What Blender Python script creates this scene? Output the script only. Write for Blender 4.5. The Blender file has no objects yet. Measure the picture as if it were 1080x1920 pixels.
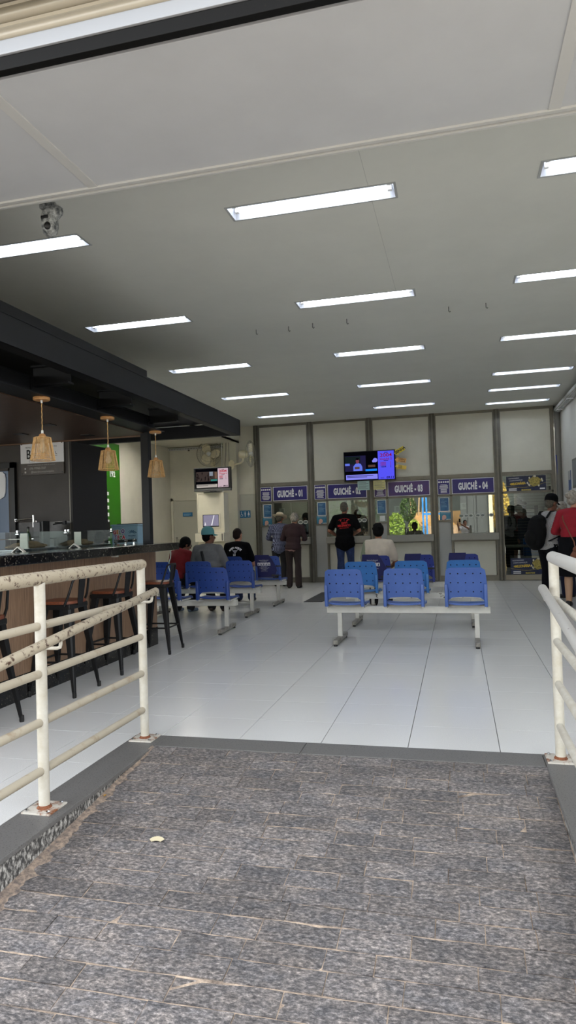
import bpy, bmesh, math, random
from mathutils import Vector, Matrix
from mathutils.bvhtree import BVHTree
PI = math.pi
random.seed(7)
SC = bpy.context.scene
COL = SC.collection

# ------------------------------------------------------------------ camera, sky, sun, exposure
cam = bpy.data.cameras.new('camera')
cam_ob = bpy.data.objects.new('camera', cam); COL.objects.link(cam_ob)
F_PX = 1262.9
cam.sensor_fit = 'VERTICAL'; cam.sensor_height = 24.0
cam.lens = F_PX / 1920.0 * 24.0
cam.clip_start = 0.02; cam.clip_end = 300
yaw, pitch, roll = -0.2454, 0.0209, -0.0306
fw = Vector((math.sin(yaw)*math.cos(pitch), math.cos(yaw)*math.cos(pitch), math.sin(pitch)))
rt = Vector((math.cos(yaw), -math.sin(yaw), 0)); up = rt.cross(fw)
r2 = math.cos(roll)*rt + math.sin(roll)*up
u2 = -math.sin(roll)*rt + math.cos(roll)*up
m = Matrix((r2, u2, -fw)).transposed().to_4x4()
m.translation = Vector((0.3224, -4.0024, 1.3038))
cam_ob.matrix_world = m
SC.camera = cam_ob

world = bpy.data.worlds.new('sky'); SC.world = world
world.use_nodes = True
wn = world.node_tree
sky = wn.nodes.new('ShaderNodeTexSky'); sky.sky_type = 'NISHITA'
sky.sun_disc = False; sky.sun_elevation = math.radians(48); sky.sun_rotation = math.radians(20)
sky.air_density = 1.0; sky.dust_density = 1.5
hs = wn.nodes.new('ShaderNodeHueSaturation'); hs.inputs['Saturation'].default_value = 0.22; wn.links.new(sky.outputs[0], hs.inputs['Color'])
bg = wn.nodes['Background']; wn.links.new(hs.outputs[0], bg.inputs[0])
bg.inputs[1].default_value = 0.42

sun = bpy.data.lights.new('sun', 'SUN'); sun.energy = 6.0; sun.angle = 0.01; sun.color = (1.0, 0.93, 0.82)
sun_ob = bpy.data.objects.new('sun', sun); COL.objects.link(sun_ob)
sun_ob.rotation_euler = Vector((-0.25, -1.0, -1.15)).to_track_quat('-Z', 'Y').to_euler()
sun_ob.location = (5, 20, 25)

SC.view_settings.view_transform = 'Standard'; SC.view_settings.look = 'None'
SC.view_settings.gamma = 1.0; SC.view_settings.use_curve_mapping = False
SC.view_settings.exposure = 1.5
TUBE = 20.0          # emission of the fluorescent tubes

# ------------------------------------------------------------------ materials
def lin(c):
    if isinstance(c, str):
        c = [int(c[i:i+2], 16) for i in (1, 3, 5)]
    return tuple(((v/255/12.92) if v/255 <= 0.04045 else ((v/255+0.055)/1.055)**2.4) for v in c) + (1.0,)
MATS = {}
def mat(name, col, rough=0.5, metal=0.0, var=0.0, scale=20.0, bump=0.0, bscale=None, stretch=(1, 1, 1), col2=None, spec=0.5, detail=4, ramp=None, emit=0.0):
    """Principled material with a noise mix between two colours and noise relief."""
    if name in MATS: return MATS[name]
    M = bpy.data.materials.new(name); M.use_nodes = True
    nt = M.node_tree; P = nt.nodes['Principled BSDF']
    c = lin(col)
    P.inputs['Base Color'].default_value = c
    P.inputs['Roughness'].default_value = rough; P.inputs['Metallic'].default_value = metal
    P.inputs['Specular IOR Level'].default_value = spec
    if emit:
        P.inputs['Emission Color'].default_value = c; P.inputs['Emission Strength'].default_value = emit
    if var > 0 or col2 is not None or bump > 0:
        tc = nt.nodes.new('ShaderNodeTexCoord'); mp = nt.nodes.new('ShaderNodeMapping')
        mp.inputs['Scale'].default_value = stretch
        nt.links.new(tc.outputs['Object'], mp.inputs[0])
        if var > 0 or col2 is not None:
            no = nt.nodes.new('ShaderNodeTexNoise'); no.inputs['Scale'].default_value = scale; no.inputs['Detail'].default_value = detail
            no.inputs['Roughness'].default_value = 0.65
            nt.links.new(mp.outputs[0], no.inputs['Vector'])
            rp = nt.nodes.new('ShaderNodeValToRGB')
            a, b = ramp or (0.35, 0.65)
            rp.color_ramp.elements[0].position = a; rp.color_ramp.elements[1].position = b
            if col2 is not None: c0, c1 = c, lin(col2)
            else:
                c0 = tuple(v*(1-var) for v in c[:3]) + (1,); c1 = tuple(min(1, v*(1+var)) for v in c[:3]) + (1,)
            rp.color_ramp.elements[0].color = c0; rp.color_ramp.elements[1].color = c1
            nt.links.new(no.outputs['Fac'], rp.inputs[0]); nt.links.new(rp.outputs[0], P.inputs['Base Color'])
        if bump > 0:
            n2 = nt.nodes.new('ShaderNodeTexNoise'); n2.inputs['Scale'].default_value = bscale or scale; n2.inputs['Detail'].default_value = 6
            nt.links.new(mp.outputs[0], n2.inputs['Vector'])
            bp = nt.nodes.new('ShaderNodeBump'); bp.inputs['Strength'].default_value = bump; bp.inputs['Distance'].default_value = 0.01
            nt.links.new(n2.outputs['Fac'], bp.inputs['Height']); nt.links.new(bp.outputs[0], P.inputs['Normal'])
    MATS[name] = M
    return M
def emis(name, col, s):
    if name in MATS: return MATS[name]
    M = bpy.data.materials.new(name); M.use_nodes = True; nt = M.node_tree
    nt.nodes.remove(nt.nodes['Principled BSDF'])
    e = nt.nodes.new('ShaderNodeEmission'); e.inputs[0].default_value = lin(col); e.inputs[1].default_value = s/2**SC.view_settings.exposure
    nt.links.new(e.outputs[0], nt.nodes['Material Output'].inputs[0]); MATS[name] = M
    return M
def glass(name, tint=(235, 242, 240), refl=0.10, rough=0.0):
    if name in MATS: return MATS[name]
    M = bpy.data.materials.new(name); M.use_nodes = True; nt = M.node_tree
    nt.nodes.remove(nt.nodes['Principled BSDF'])
    t = nt.nodes.new('ShaderNodeBsdfTransparent'); t.inputs[0].default_value = lin(tint)
    g = nt.nodes.new('ShaderNodeBsdfGlossy'); g.inputs['Roughness'].default_value = rough
    lw = nt.nodes.new('ShaderNodeLayerWeight'); lw.inputs[0].default_value = 0.5
    mr = nt.nodes.new('ShaderNodeMapRange'); mr.inputs['To Min'].default_value = refl; mr.inputs['To Max'].default_value = 0.9
    pw = nt.nodes.new('ShaderNodeMath'); pw.operation = 'POWER'; pw.inputs[1].default_value = 4
    nt.links.new(lw.outputs['Facing'], pw.inputs[0]); nt.links.new(pw.outputs[0], mr.inputs['Value'])
    mx = nt.nodes.new('ShaderNodeMixShader'); nt.links.new(mr.outputs[0], mx.inputs[0])
    nt.links.new(t.outputs[0], mx.inputs[1]); nt.links.new(g.outputs[0], mx.inputs[2])
    nt.links.new(mx.outputs[0], nt.nodes['Material Output'].inputs[0]); MATS[name] = M
    return M
def check_mat(name, c1, c2, step, duty, mode='grid'):
    """woven shirt pattern: grid of thin lines, or small alternating checks."""
    M = bpy.data.materials.new(name); M.use_nodes = True; nt = M.node_tree; P = nt.nodes['Principled BSDF']
    P.inputs['Roughness'].default_value = 0.85
    tc = nt.nodes.new('ShaderNodeTexCoord'); sp = nt.nodes.new('ShaderNodeSeparateXYZ'); nt.links.new(tc.outputs['Object'], sp.inputs[0])
    def band(src):
        a = nt.nodes.new('ShaderNodeMath'); a.operation = 'DIVIDE'; a.inputs[1].default_value = step; nt.links.new(src, a.inputs[0])
        f = nt.nodes.new('ShaderNodeMath'); f.operation = 'FRACT'; nt.links.new(a.outputs[0], f.inputs[0])
        g = nt.nodes.new('ShaderNodeMath'); g.operation = 'LESS_THAN'; g.inputs[1].default_value = duty; nt.links.new(f.outputs[0], g.inputs[0])
        return g.outputs[0]
    ad = nt.nodes.new('ShaderNodeMath'); ad.operation = 'ADD'; nt.links.new(sp.outputs[0], ad.inputs[0]); nt.links.new(sp.outputs[1], ad.inputs[1])
    bx_, bz = band(ad.outputs[0]), band(sp.outputs[2])
    o = nt.nodes.new('ShaderNodeMath')
    o.operation = 'MAXIMUM' if mode == 'grid' else 'COMPARE'
    if mode != 'grid': o.inputs[2].default_value = 0.5
    nt.links.new(bx_, o.inputs[0]); nt.links.new(bz, o.inputs[1])
    mx = nt.nodes.new('ShaderNodeMix'); mx.data_type = 'RGBA'
    mx.inputs[6].default_value = lin(c1); mx.inputs[7].default_value = lin(c2)
    nt.links.new(o.outputs[0], mx.inputs[0]); nt.links.new(mx.outputs[2], P.inputs['Base Color'])
    MATS[name] = M
    return M

# ------------------------------------------------------------------ mesh helpers
class MB:
    def __init__(s): s.v = []; s.f = []; s.mi = []; s.cur = 0
    def add(s, vs, fs):
        o = len(s.v); s.v += [tuple(v) for v in vs]
        for f in fs: s.f.append(tuple(i+o for i in f)); s.mi.append(s.cur)
        return s
    def box(s, x0, x1, y0, y1, z0, z1, b=0.0):
        if b <= 0:
            vs = [(x0,y0,z0),(x1,y0,z0),(x1,y1,z0),(x0,y1,z0),(x0,y0,z1),(x1,y0,z1),(x1,y1,z1),(x0,y1,z1)]
            return s.add(vs, [(0,3,2,1),(4,5,6,7),(0,1,5,4),(1,2,6,5),(2,3,7,6),(3,0,4,7)])
        bm = bmesh.new(); bmesh.ops.create_cube(bm, size=1)
        for v in bm.verts:
            v.co = Vector(((x0+x1)/2+v.co.x*(x1-x0), (y0+y1)/2+v.co.y*(y1-y0), (z0+z1)/2+v.co.z*(z1-z0)))
        bmesh.ops.bevel(bm, geom=bm.edges[:], offset=b, segments=2, affect='EDGES', profile=0.6)
        return s.bm(bm)
    def bm(s, bm, M=None):
        bm.verts.ensure_lookup_table(); bm.verts.index_update()
        s.add([(M @ v.co if M else v.co) for v in bm.verts], [[v.index for v in f.verts] for f in bm.faces]); bm.free(); return s
    def tube(s, pts, r, n=10, cap=True, ry=None, closed=False):
        pts = [Vector(p) for p in pts]; N = len(pts)
        rs = r if isinstance(r, (list, tuple)) else [r]*N
        rings = []; prev = None
        for i, p in enumerate(pts):
            if closed: t = (pts[(i+1) % N]-pts[i-1]).normalized()
            else: t = (pts[min(i+1, N-1)]-pts[max(i-1, 0)]).normalized()
            if prev is None:
                a = Vector((0,0,1)) if abs(t.z) < 0.9 else Vector((0,1,0))
                u = t.cross(a).normalized()
            else: u = (prev - t*prev.dot(t)).normalized()
            prev = u; w = t.cross(u)
            k = (ry/r if ry and not isinstance(r, (list, tuple)) else 1)
            rings.append([p + u*math.cos(2*PI*j/n)*rs[i] + w*math.sin(2*PI*j/n)*rs[i]*k for j in range(n)])
        vs = [v for rg in rings for v in rg]; fs = []
        for i in range(N if closed else N-1):
            i2 = (i+1) % N
            for j in range(n): fs.append((i*n+j, i*n+(j+1) % n, i2*n+(j+1) % n, i2*n+j))
        if cap and not closed: fs += [tuple(range(n-1, -1, -1)), tuple((N-1)*n+j for j in range(n))]
        return s.add(vs, fs)
    def lathe(s, prof, c=(0,0,0), n=20, axis='z'):
        vs = []; fs = []
        for (r, h) in prof:
            for j in range(n):
                a = 2*PI*j/n; x, y = r*math.cos(a), r*math.sin(a)
                p = (x, y, h) if axis == 'z' else ((x, h, y) if axis == 'y' else (h, x, y))
                vs.append((p[0]+c[0], p[1]+c[1], p[2]+c[2]))
        for i in range(len(prof)-1):
            for j in range(n): fs.append((i*n+j, i*n+(j+1) % n, (i+1)*n+(j+1) % n, (i+1)*n+j))
        fs += [tuple(range(n-1, -1, -1)), tuple((len(prof)-1)*n+j for j in range(n))]
        return s.add(vs, fs)
    def prism(s, poly, a, b, axis='y'):
        """polygon (u,v) extruded from a to b along an axis: y -> (u, ., v), x -> (., u, v), z -> (u, v, .)"""
        f = {'y': lambda u, v, t: (u, t, v), 'x': lambda u, v, t: (t, u, v), 'z': lambda u, v, t: (u, v, t)}[axis]
        n = len(poly); vs = [f(u, v, a) for u, v in poly] + [f(u, v, b) for u, v in poly]
        fs = [tuple(range(n)), tuple(range(2*n-1, n-1, -1))] + [(j, n+j, n+(j+1) % n, (j+1) % n) for j in range(n)]
        return s.add(vs, fs)
    def ell(s, c, r, R=None, nu=14, nv=9):
        vs = []; fs = []; c = Vector(c)
        for i in range(1, nv):
            th = PI*i/nv
            for j in range(nu):
                ph = 2*PI*j/nu
                p = Vector((r[0]*math.sin(th)*math.cos(ph), r[1]*math.sin(th)*math.sin(ph), r[2]*math.cos(th)))
                vs.append(c + (R @ p if R else p))
        T = len(vs); tp = Vector((0,0,r[2])); vs += [c + (R @ tp if R else tp), c - (R @ tp if R else tp)]
        for i in range(nv-2):
            for j in range(nu): fs.append((i*nu+j, (i+1)*nu+j, (i+1)*nu+(j+1) % nu, i*nu+(j+1) % nu))
        for j in range(nu):
            fs.append((T, j, (j+1) % nu)); fs.append((T+1, (nv-2)*nu+(j+1) % nu, (nv-2)*nu+j))
        return s.add(vs, fs)
    def cap(s, p0, p1, r0, r1, n=12):
        p0, p1 = Vector(p0), Vector(p1); d = (p1-p0); L = d.length; t = d/max(L, 1e-6)
        pts = []; rs = []
        for k in range(4):
            a = PI/2*(k/4.0); pts.append(p0 - t*r0*math.cos(a)); rs.append(max(r0*math.sin(a), r0*0.12))
        pts += [p0, p1]; rs += [r0, r1]
        for k in range(3, -1, -1):
            a = PI/2*(k/4.0); pts.append(p1 + t*r1*math.cos(a)); rs.append(max(r1*math.sin(a), r1*0.12))
        return s.tube(pts, rs, n)
    def plate(s, poly, y, axis='y'):
        f = {'y': lambda u, v: (u, y, v), 'x': lambda u, v: (y, u, v), 'z': lambda u, v: (u, v, y)}[axis]
        return s.add([f(u, v) for u, v in poly], [tuple(range(len(poly)))])
    def rect(s, x0, x1, z0, z1, y): return s.plate([(x0,z0),(x1,z0),(x1,z1),(x0,z1)], y)
    def disc(s, cx, cz, r, y, n=14, rz=None): return s.plate([(cx+r*math.cos(2*PI*k/n), cz+(rz or r)*math.sin(2*PI*k/n)) for k in range(n)], y)
    def mesh(s, name, mats, smooth=False):
        me = bpy.data.meshes.new(name); me.from_pydata(s.v, [], s.f)
        for mm in (mats if isinstance(mats, (list, tuple)) else [mats]): me.materials.append(mm)
        for p, i in zip(me.polygons, s.mi): p.material_index = i
        bm = bmesh.new(); bm.from_mesh(me)
        if len(s.f) < 60000 and not getattr(s, 'flat', False): bmesh.ops.recalc_face_normals(bm, faces=bm.faces[:])
        bm.to_mesh(me); bm.free()
        if smooth:
            for p in me.polygons: p.use_smooth = True
            if smooth != 'all':
                try: me.set_sharp_from_angle(angle=math.radians(40))
                except Exception: pass
        return me
    def build(s, name, mats, parent=None, smooth=False, loc=None):
        o = bpy.data.objects.new(name, s.mesh(name, mats, smooth)); COL.objects.link(o)
        if parent: o.parent = parent
        if loc: o.location = loc
        return o
def link(name, me, parent=None, loc=(0,0,0), rz=0, sc=None):
    o = bpy.data.objects.new(name, me); COL.objects.link(o); o.location = loc; o.rotation_euler = (0,0,rz)
    if parent: o.parent = parent
    if sc: o.scale = sc
    return o
def tag(o, label=None, cat=None, group=None, kind=None):
    if label: o['label'] = label
    if cat: o['category'] = cat
    if group: o['group'] = group
    if kind: o['kind'] = kind
    return o
def thing(name, label, cat, loc=(0,0,0), rz=0, group=None):
    o = bpy.data.objects.new(name, None); COL.objects.link(o); o.empty_display_size = 0.1
    o.location = loc; o.rotation_euler = (0,0,rz)
    return tag(o, label, cat, group)
def struct(name, loc=(0,0,0)):
    o = bpy.data.objects.new(name, None); COL.objects.link(o); o.location = loc; o['kind'] = 'structure'; return o
def copy_tree(o, parent=None):
    c = o.copy(); COL.objects.link(c)
    if parent: c.parent = parent
    for ch in list(o.children): copy_tree(ch, c)
    return c
def copy_thing(o, loc, label, rz=None, group=None):
    c = copy_tree(o); c.location = loc; c['label'] = label
    if rz is not None: c.rotation_euler = (0,0,rz)
    if group: c['group'] = group
    return c
_dg = None
def eval_mesh(ob):
    dg = bpy.context.evaluated_depsgraph_get(); dg.update()
    me = bpy.data.meshes.new_from_object(ob.evaluated_get(dg))
    return me
def remesh(mb, voxel, it=6, fac=0.5):
    me = bpy.data.meshes.new('raw'); me.from_pydata(mb.v, [], mb.f)
    bm = bmesh.new(); bm.from_mesh(me); bmesh.ops.recalc_face_normals(bm, faces=bm.faces[:]); bm.to_mesh(me); bm.free()
    ob = bpy.data.objects.new('raw', me); COL.objects.link(ob)
    r = ob.modifiers.new('r', 'REMESH'); r.mode = 'VOXEL'; r.voxel_size = voxel; r.use_smooth_shade = True
    if it:
        s_ = ob.modifiers.new('s', 'SMOOTH'); s_.factor = fac; s_.iterations = it
    out = eval_mesh(ob)
    bpy.data.objects.remove(ob); bpy.data.meshes.remove(me)
    return out
def text_geo(st, size, align='CENTER', sx=1.0, off=0.0, shear=0.0, spacing=1.0):
    cu = bpy.data.curves.new('txt', 'FONT'); cu.body = st; cu.size = size; cu.align_x = align; cu.align_y = 'CENTER'
    cu.offset = off; cu.shear = shear; cu.resolution_u = 3; cu.space_character = spacing; cu.fill_mode = 'FRONT'
    ob = bpy.data.objects.new('txt', cu); COL.objects.link(ob)
    me = eval_mesh(ob)
    vs = [(v.co.x*sx, v.co.y) for v in me.vertices]; fs = [tuple(p.vertices) for p in me.polygons]
    bpy.data.objects.remove(ob); bpy.data.curves.remove(cu); bpy.data.meshes.remove(me)
    return vs, fs
def put_text(mb, st, x, z, y, size, align='CENTER', sx=1.0, off=0.0, rot=0.0, axis='y', **k):
    vs, fs = text_geo(st, size, align, sx, off, **k)
    c, s_ = math.cos(rot), math.sin(rot)
    P = [(x+u*c-v*s_, z+u*s_+v*c) for u, v in vs]
    mb.add([(u, y, v) for u, v in P] if axis == 'y' else [(y, u, v) for u, v in P], fs); return mb

# ------------------------------------------------------------------ common materials
ALU = mat('aluminium frame', (122, 118, 108), 0.42, 0.55, 0.08, 8)
ALU_D = mat('dark aluminium', (98, 95, 87), 0.4, 0.5, 0.1, 8)
PANEL = mat('white laminate panel', (206, 203, 188), 0.55, 0, 0.03, 3)
PANEL_G = mat('grey laminate panel', (168, 168, 164), 0.5, 0, 0.03, 3)
WALL = mat('painted wall', (212, 207, 190), 0.75, 0, 0.04, 2.5, 0.05, 60)
CEIL = mat('ceiling board', (212, 212, 203), 0.75, 0, 0.03, 1.5)
SOFFIT = mat('soffit board', (194, 195, 196), 0.6, 0, 0.03, 2)
WHITE = mat('white paint', (225, 224, 218), 0.45)
TRIMW = mat('white trim', (198, 197, 193), 0.5)
BLACK = mat('black steel', (14, 15, 18), 0.5, 0.0, 0.25, 6, spec=0.35)
BLACKP = mat('black plastic', (12, 12, 13), 0.4)
DARKIN = mat('dark interior', (24, 23, 24), 0.7)
BARWALL = mat('dark grey wall board', (70, 66, 64), 0.6, 0, 0.08, 4)
CHROME = mat('chrome', (215, 215, 215), 0.12, 1.0)
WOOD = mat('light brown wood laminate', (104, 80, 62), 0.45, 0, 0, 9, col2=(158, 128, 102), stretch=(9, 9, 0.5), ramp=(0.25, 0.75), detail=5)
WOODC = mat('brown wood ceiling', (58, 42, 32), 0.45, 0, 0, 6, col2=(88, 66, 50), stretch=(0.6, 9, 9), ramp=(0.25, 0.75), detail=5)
GRANITE_B = mat('black granite', (10, 10, 11), 0.12, 0, 0, 70, col2=(128, 122, 108), ramp=(0.60, 0.70), detail=3)
GRANITE_G = mat('grey granite', (104, 102, 99), 0.5, 0, 0, 130, col2=(56, 55, 53), ramp=(0.56, 0.68), detail=3, bump=0.04)
GRANITE_R = mat('rough split granite', (62, 60, 58), 0.8, 0, 0, 55, col2=(196, 192, 184), ramp=(0.45, 0.68), stretch=(1, 1, 0.6), bump=0.8, bscale=50)
TILE = mat('pale speckled floor tile', (226, 225, 221), 0.2, 0, 0, 260, col2=(198, 198, 195), ramp=(0.35, 0.75), detail=2)
GROUT = mat('grey grout', (70, 68, 66), 0.8)
def stone_mat():
    M = bpy.data.materials.new('rough grey pink stone'); M.use_nodes = True; nt = M.node_tree; P = nt.nodes['Principled BSDF']; P.inputs['Roughness'].default_value = 0.62
    ge = nt.nodes.new('ShaderNodeNewGeometry'); mp = nt.nodes.new('ShaderNodeMapping'); mp.inputs['Scale'].default_value = (0.55, 1, 1); nt.links.new(ge.outputs['Position'], mp.inputs[0])
    def noise(sc, det, rg=0.7):
        n = nt.nodes.new('ShaderNodeTexNoise'); n.inputs['Scale'].default_value = sc; n.inputs['Detail'].default_value = det; n.inputs['Roughness'].default_value = rg; nt.links.new(mp.outputs[0], n.inputs['Vector']); return n.outputs['Fac']
    def ramp(src, stops):
        r = nt.nodes.new('ShaderNodeValToRGB'); e = r.color_ramp.elements
        e[0].position, e[0].color = stops[0][0], lin(stops[0][1]); e[1].position, e[1].color = stops[-1][0], lin(stops[-1][1])
        for p, c in stops[1:-1]: k = e.new(p); k.color = lin(c)
        nt.links.new(src, r.inputs[0]); return r.outputs[0]
    g = ramp(noise(95, 4, 0.75), [(0.28, (50, 49, 50)), (0.45, (94, 92, 91)), (0.56, (130, 126, 123)), (0.72, (190, 184, 178))])
    w = ramp(noise(11, 5), [(0.36, (138, 138, 144)), (0.66, (212, 200, 190))])
    mx = nt.nodes.new('ShaderNodeMix'); mx.data_type = 'RGBA'; mx.blend_type = 'OVERLAY'; mx.inputs[0].default_value = 0.55
    nt.links.new(g, mx.inputs[6]); nt.links.new(w, mx.inputs[7])
    oi = nt.nodes.new('ShaderNodeObjectInfo'); mr = nt.nodes.new('ShaderNodeMapRange'); mr.inputs['To Min'].default_value = 0.78; mr.inputs['To Max'].default_value = 1.16; nt.links.new(oi.outputs['Random'], mr.inputs['Value'])
    hv = nt.nodes.new('ShaderNodeHueSaturation'); nt.links.new(mx.outputs[2], hv.inputs['Color']); nt.links.new(mr.outputs[0], hv.inputs['Value']); nt.links.new(hv.outputs[0], P.inputs['Base Color'])
    bp = nt.nodes.new('ShaderNodeBump'); bp.inputs['Strength'].default_value = 0.8; bp.inputs['Distance'].default_value = 0.006
    nt.links.new(noise(70, 6), bp.inputs['Height']); nt.links.new(bp.outputs[0], P.inputs['Normal']); return M
STONE = stone_mat()
SAND = mat('sandy mortar', (206, 184, 160), 0.95, 0, 0, 14, col2=(104, 92, 82), ramp=(0.3, 0.7), bump=0.5, bscale=120)
RAILP = mat('chipped white rail paint', (202, 198, 186), 0.42, 0, 0, 16, col2=(184, 176, 158), ramp=(0.3, 0.7), detail=6)
RUST = mat('rust', (120, 72, 45), 0.9, 0, 0.4, 60)
NAVY = mat('navy sign print', (38, 28, 112), 0.35)
PURPLE = mat('purple sign print', (84, 48, 104), 0.35, 0, 0, 3, col2=(62, 40, 112))
WPRINT = mat('white print', (235, 235, 238), 0.5)
PAPER = mat('paper', (226, 228, 226), 0.7)
BLUEPOST = mat('blue poster print', (34, 80, 128), 0.4, 0, 0, 5, col2=(60, 116, 158))
TEALPOST = mat('teal poster print', (70, 150, 175), 0.4, 0, 0, 9, col2=(40, 105, 150))
GLASS = glass('teller glass', (214, 220, 214), 0.16)
GLASSC = glass('clear glass', (240, 244, 243), 0.02)

# ------------------------------------------------------------------ floor, ramp, kerbs
TX, TY, TR0 = 0.514, 0.4828, 0.3963
floor = struct('floor')
b = MB(); b.box(-8, 3.2, -1.63, 16, -0.25, -0.012)
# the ramp cuts the bed: keep the bed as separate slabs around it
b = MB(); b.box(-8, -1.70, -1.63, -0.03, -0.5, -0.012); b.box(0.94, 3.2, -1.63, -0.03, -0.5, -0.012); b.box(-8, 3.2, -0.03, 16, -0.5, -0.012)
b.build('floor_bed', GROUT, floor)
def tile_mesh(w, d):
    g = 0.0018; e = 0.0015; t = MB()
    t.prism([(-w/2+g, -0.012), (w/2-g, -0.012), (w/2-g, -e), (w/2-g-e, 0), (-w/2+g+e, 0), (-w/2+g, -e)], -d/2+g, d/2-g, 'y')
    return t.mesh('floor_tile', TILE)
TM = tile_mesh(TX, TY)
def tile_at(i, k): return ((i+0.5)*TX, TR0+(k+0.5)*TY)
rest = MB()
def rest_tile(x, y, y0=None):
    g = 0.0018; rest.box(x-TX/2+g, x+TX/2-g, (y-TY/2 if y0 is None else y0)+g, y+TY/2-g, -0.012, 0)
for k in range(-5, 31):
    for i in range(-15, 6):
        x, y = tile_at(i, k)
        if k <= -1:
            # the row that meets the granite border, and the rows left and right of the ramp
            if k == -1:
                if x < -1.5-TX*2 - 0.6 or x > 2.3: continue
                y0 = -0.03; dd = (y+TY/2)-y0
                if -1.8 < x < 1.0 or True:
                    link('tile', tile_mesh(TX, dd), floor, (x, y0+dd/2, 0))
                continue
            x0, x1 = x-TX/2, x+TX/2
            if x1 > -1.714 and x0 < -1.714: x1 = -1.714
            if x0 < 0.95 and x1 > 0.95: x0 = 0.95
            if x0 >= -1.714 and x1 <= 0.95: continue
            if x0 < -3.2 or x1 > 2.3 or x1-x0 < 0.02: continue
            y0, y1 = y-TY/2, y+TY/2
            if k == -2: y1 = -0.0318
            y0 = max(y0, -1.62)
            if y1-y0 < 0.02: continue
            link('tile', tile_mesh(x1-x0, y1-y0), floor, ((x0+x1)/2, (y0+y1)/2, 0))
            continue
        hidden = x < -3.3 and y < 3.0
        if hidden: continue
        if k <= 9 and -3.4 < x < 2.3: link('tile', TM, floor, (x, y, 0))
        elif x > -7.2: rest_tile(x, y)
rest.build('far_tiles', TILE, floor)['kind'] = 'stuff'

RY0, RY1, SL = -0.225, -4.9, 0.10
def rz_(y): return -SL*(RY0-y)
ramp = struct('ramp')
b = MB(); b.add([(-1.52, RY0, -0.0064), (0.76, RY0, -0.0064), (1.6, RY1, rz_(RY1)-0.0064), (-2.6, RY1, rz_(RY1)-0.0064),
                 (-1.52, RY0, -0.6), (0.76, RY0, -0.6), (1.6, RY1, -0.9), (-2.6, RY1, -0.9)],
                [(0,1,2,3),(4,5,6,7),(0,1,5,4),(1,2,6,5),(2,3,7,6),(3,0,4,7)])
b.build('mortar_bed', SAND, ramp)
def paver_variant(seed, w, d):
    R = random.Random(seed); vs = []; fs = []; nx, ny = 5, 3
    tilt = R.uniform(-0.012, 0.012)
    for j in range(ny):
        for i in range(nx):
            x = (i/(nx-1)-0.5)*w + R.uniform(-1, 1)*0.0016*(1 if 0 < i < nx-1 else 0.6); y = (j/(ny-1)-0.5)*d + R.uniform(-1, 1)*0.0018
            edge = i in (0, nx-1) or j in (0, ny-1)
            vs.append((x, y, R.uniform(-0.0026, 0.0026) - (0.0030 if edge else 0) + tilt*y))
    for j in range(ny-1):
        for i in range(nx-1): a = j*nx+i; fs.append((a, a+1, a+nx+1, a+nx))
    ring = [i for i in range(nx)] + [j*nx+nx-1 for j in range(1, ny)] + [(ny-1)*nx+i for i in range(nx-2, -1, -1)] + [j*nx for j in range(ny-2, 0, -1)]
    o = len(vs)
    for r in ring: vs.append((vs[r][0], vs[r][1], -0.014))
    n = len(ring)
    for q in range(n): fs.append((ring[q], ring[(q+1) % n], o+(q+1) % n, o+q))
    mb = MB(); mb.add(vs, fs); return mb.mesh('paver', STONE, smooth=True)
PV = {}
R = random.Random(3)
yc = RY0; row = 0; CD = 0.105
while yc > -2.75:
    d = CD*R.choice((0.95, 1.0, 1.05)); xl = -1.50 if yc > -1.79 else -2.05; xr = 0.74
    x = xl + (0.0 if row % 2 else -0.1*R.random())
    while x < xr - 0.03:
        w = R.choice((0.17, 0.21, 0.25, 0.29, 0.33, 0.37))
        x0 = max(x, xl); x1 = min(x+w, xr)
        if xr-x1 < 0.08: x1 = xr
        if x1-x0 > 0.03:
            key = (round((x1-x0)/0.04), R.randrange(4))
            if key not in PV: PV[key] = paver_variant(key[0]*7+key[1], key[0]*0.04-0.003, CD-0.0065)
            o = link('paver', PV[key], ramp, ((x0+x1)/2, yc-d/2, rz_(yc-d/2)+R.uniform(-0.0015, 0.0012)))
            o.rotation_euler = (math.atan(SL), 0, R.uniform(-0.008, 0.008)); o.scale = ((x1-x0-0.004)/(key[0]*0.04-0.003), d/CD, 1)
        x += w if x1 < xr else 9
    yc -= d; row += 1

kerb = struct('kerb')
def slab(name, x0, x1, y0, y1, z0, z1, M, par, b_=0.004):
    MB().box(x0, x1, y0, y1, z0, z1, b_).build(name, M, par)
slab('granite_cap', -1.714, -1.50, -1.80, -0.03, -0.022, 0.001, GRANITE_G, kerb)
slab('granite_cap', 0.735, 0.95, -2.6, -0.03, -0.022, 0.001, GRANITE_G, kerb)
slab('threshold_slab', -1.50, -0.6, -0.225, -0.03, -0.024, 0.001, GRANITE_G, kerb, 0.003)
slab('threshold_slab', -0.597, 0.732, -0.225, -0.03, -0.024, 0.001, GRANITE_G, kerb, 0.003)
b = MB(); b.prism([(-1.79, -0.022), (-0.05, -0.022), (-0.05, -0.3), (-1.79, -0.55)], -1.70, -1.508, 'x'); b.build('kerb_face', GRANITE_R, kerb)
b = MB(); b.prism([(-2.6, -0.022), (-0.05, -0.022), (-0.05, -0.3), (-2.6, -0.55)], 0.743, 0.94, 'x'); b.build('kerb_face', GRANITE_R, kerb)
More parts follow.
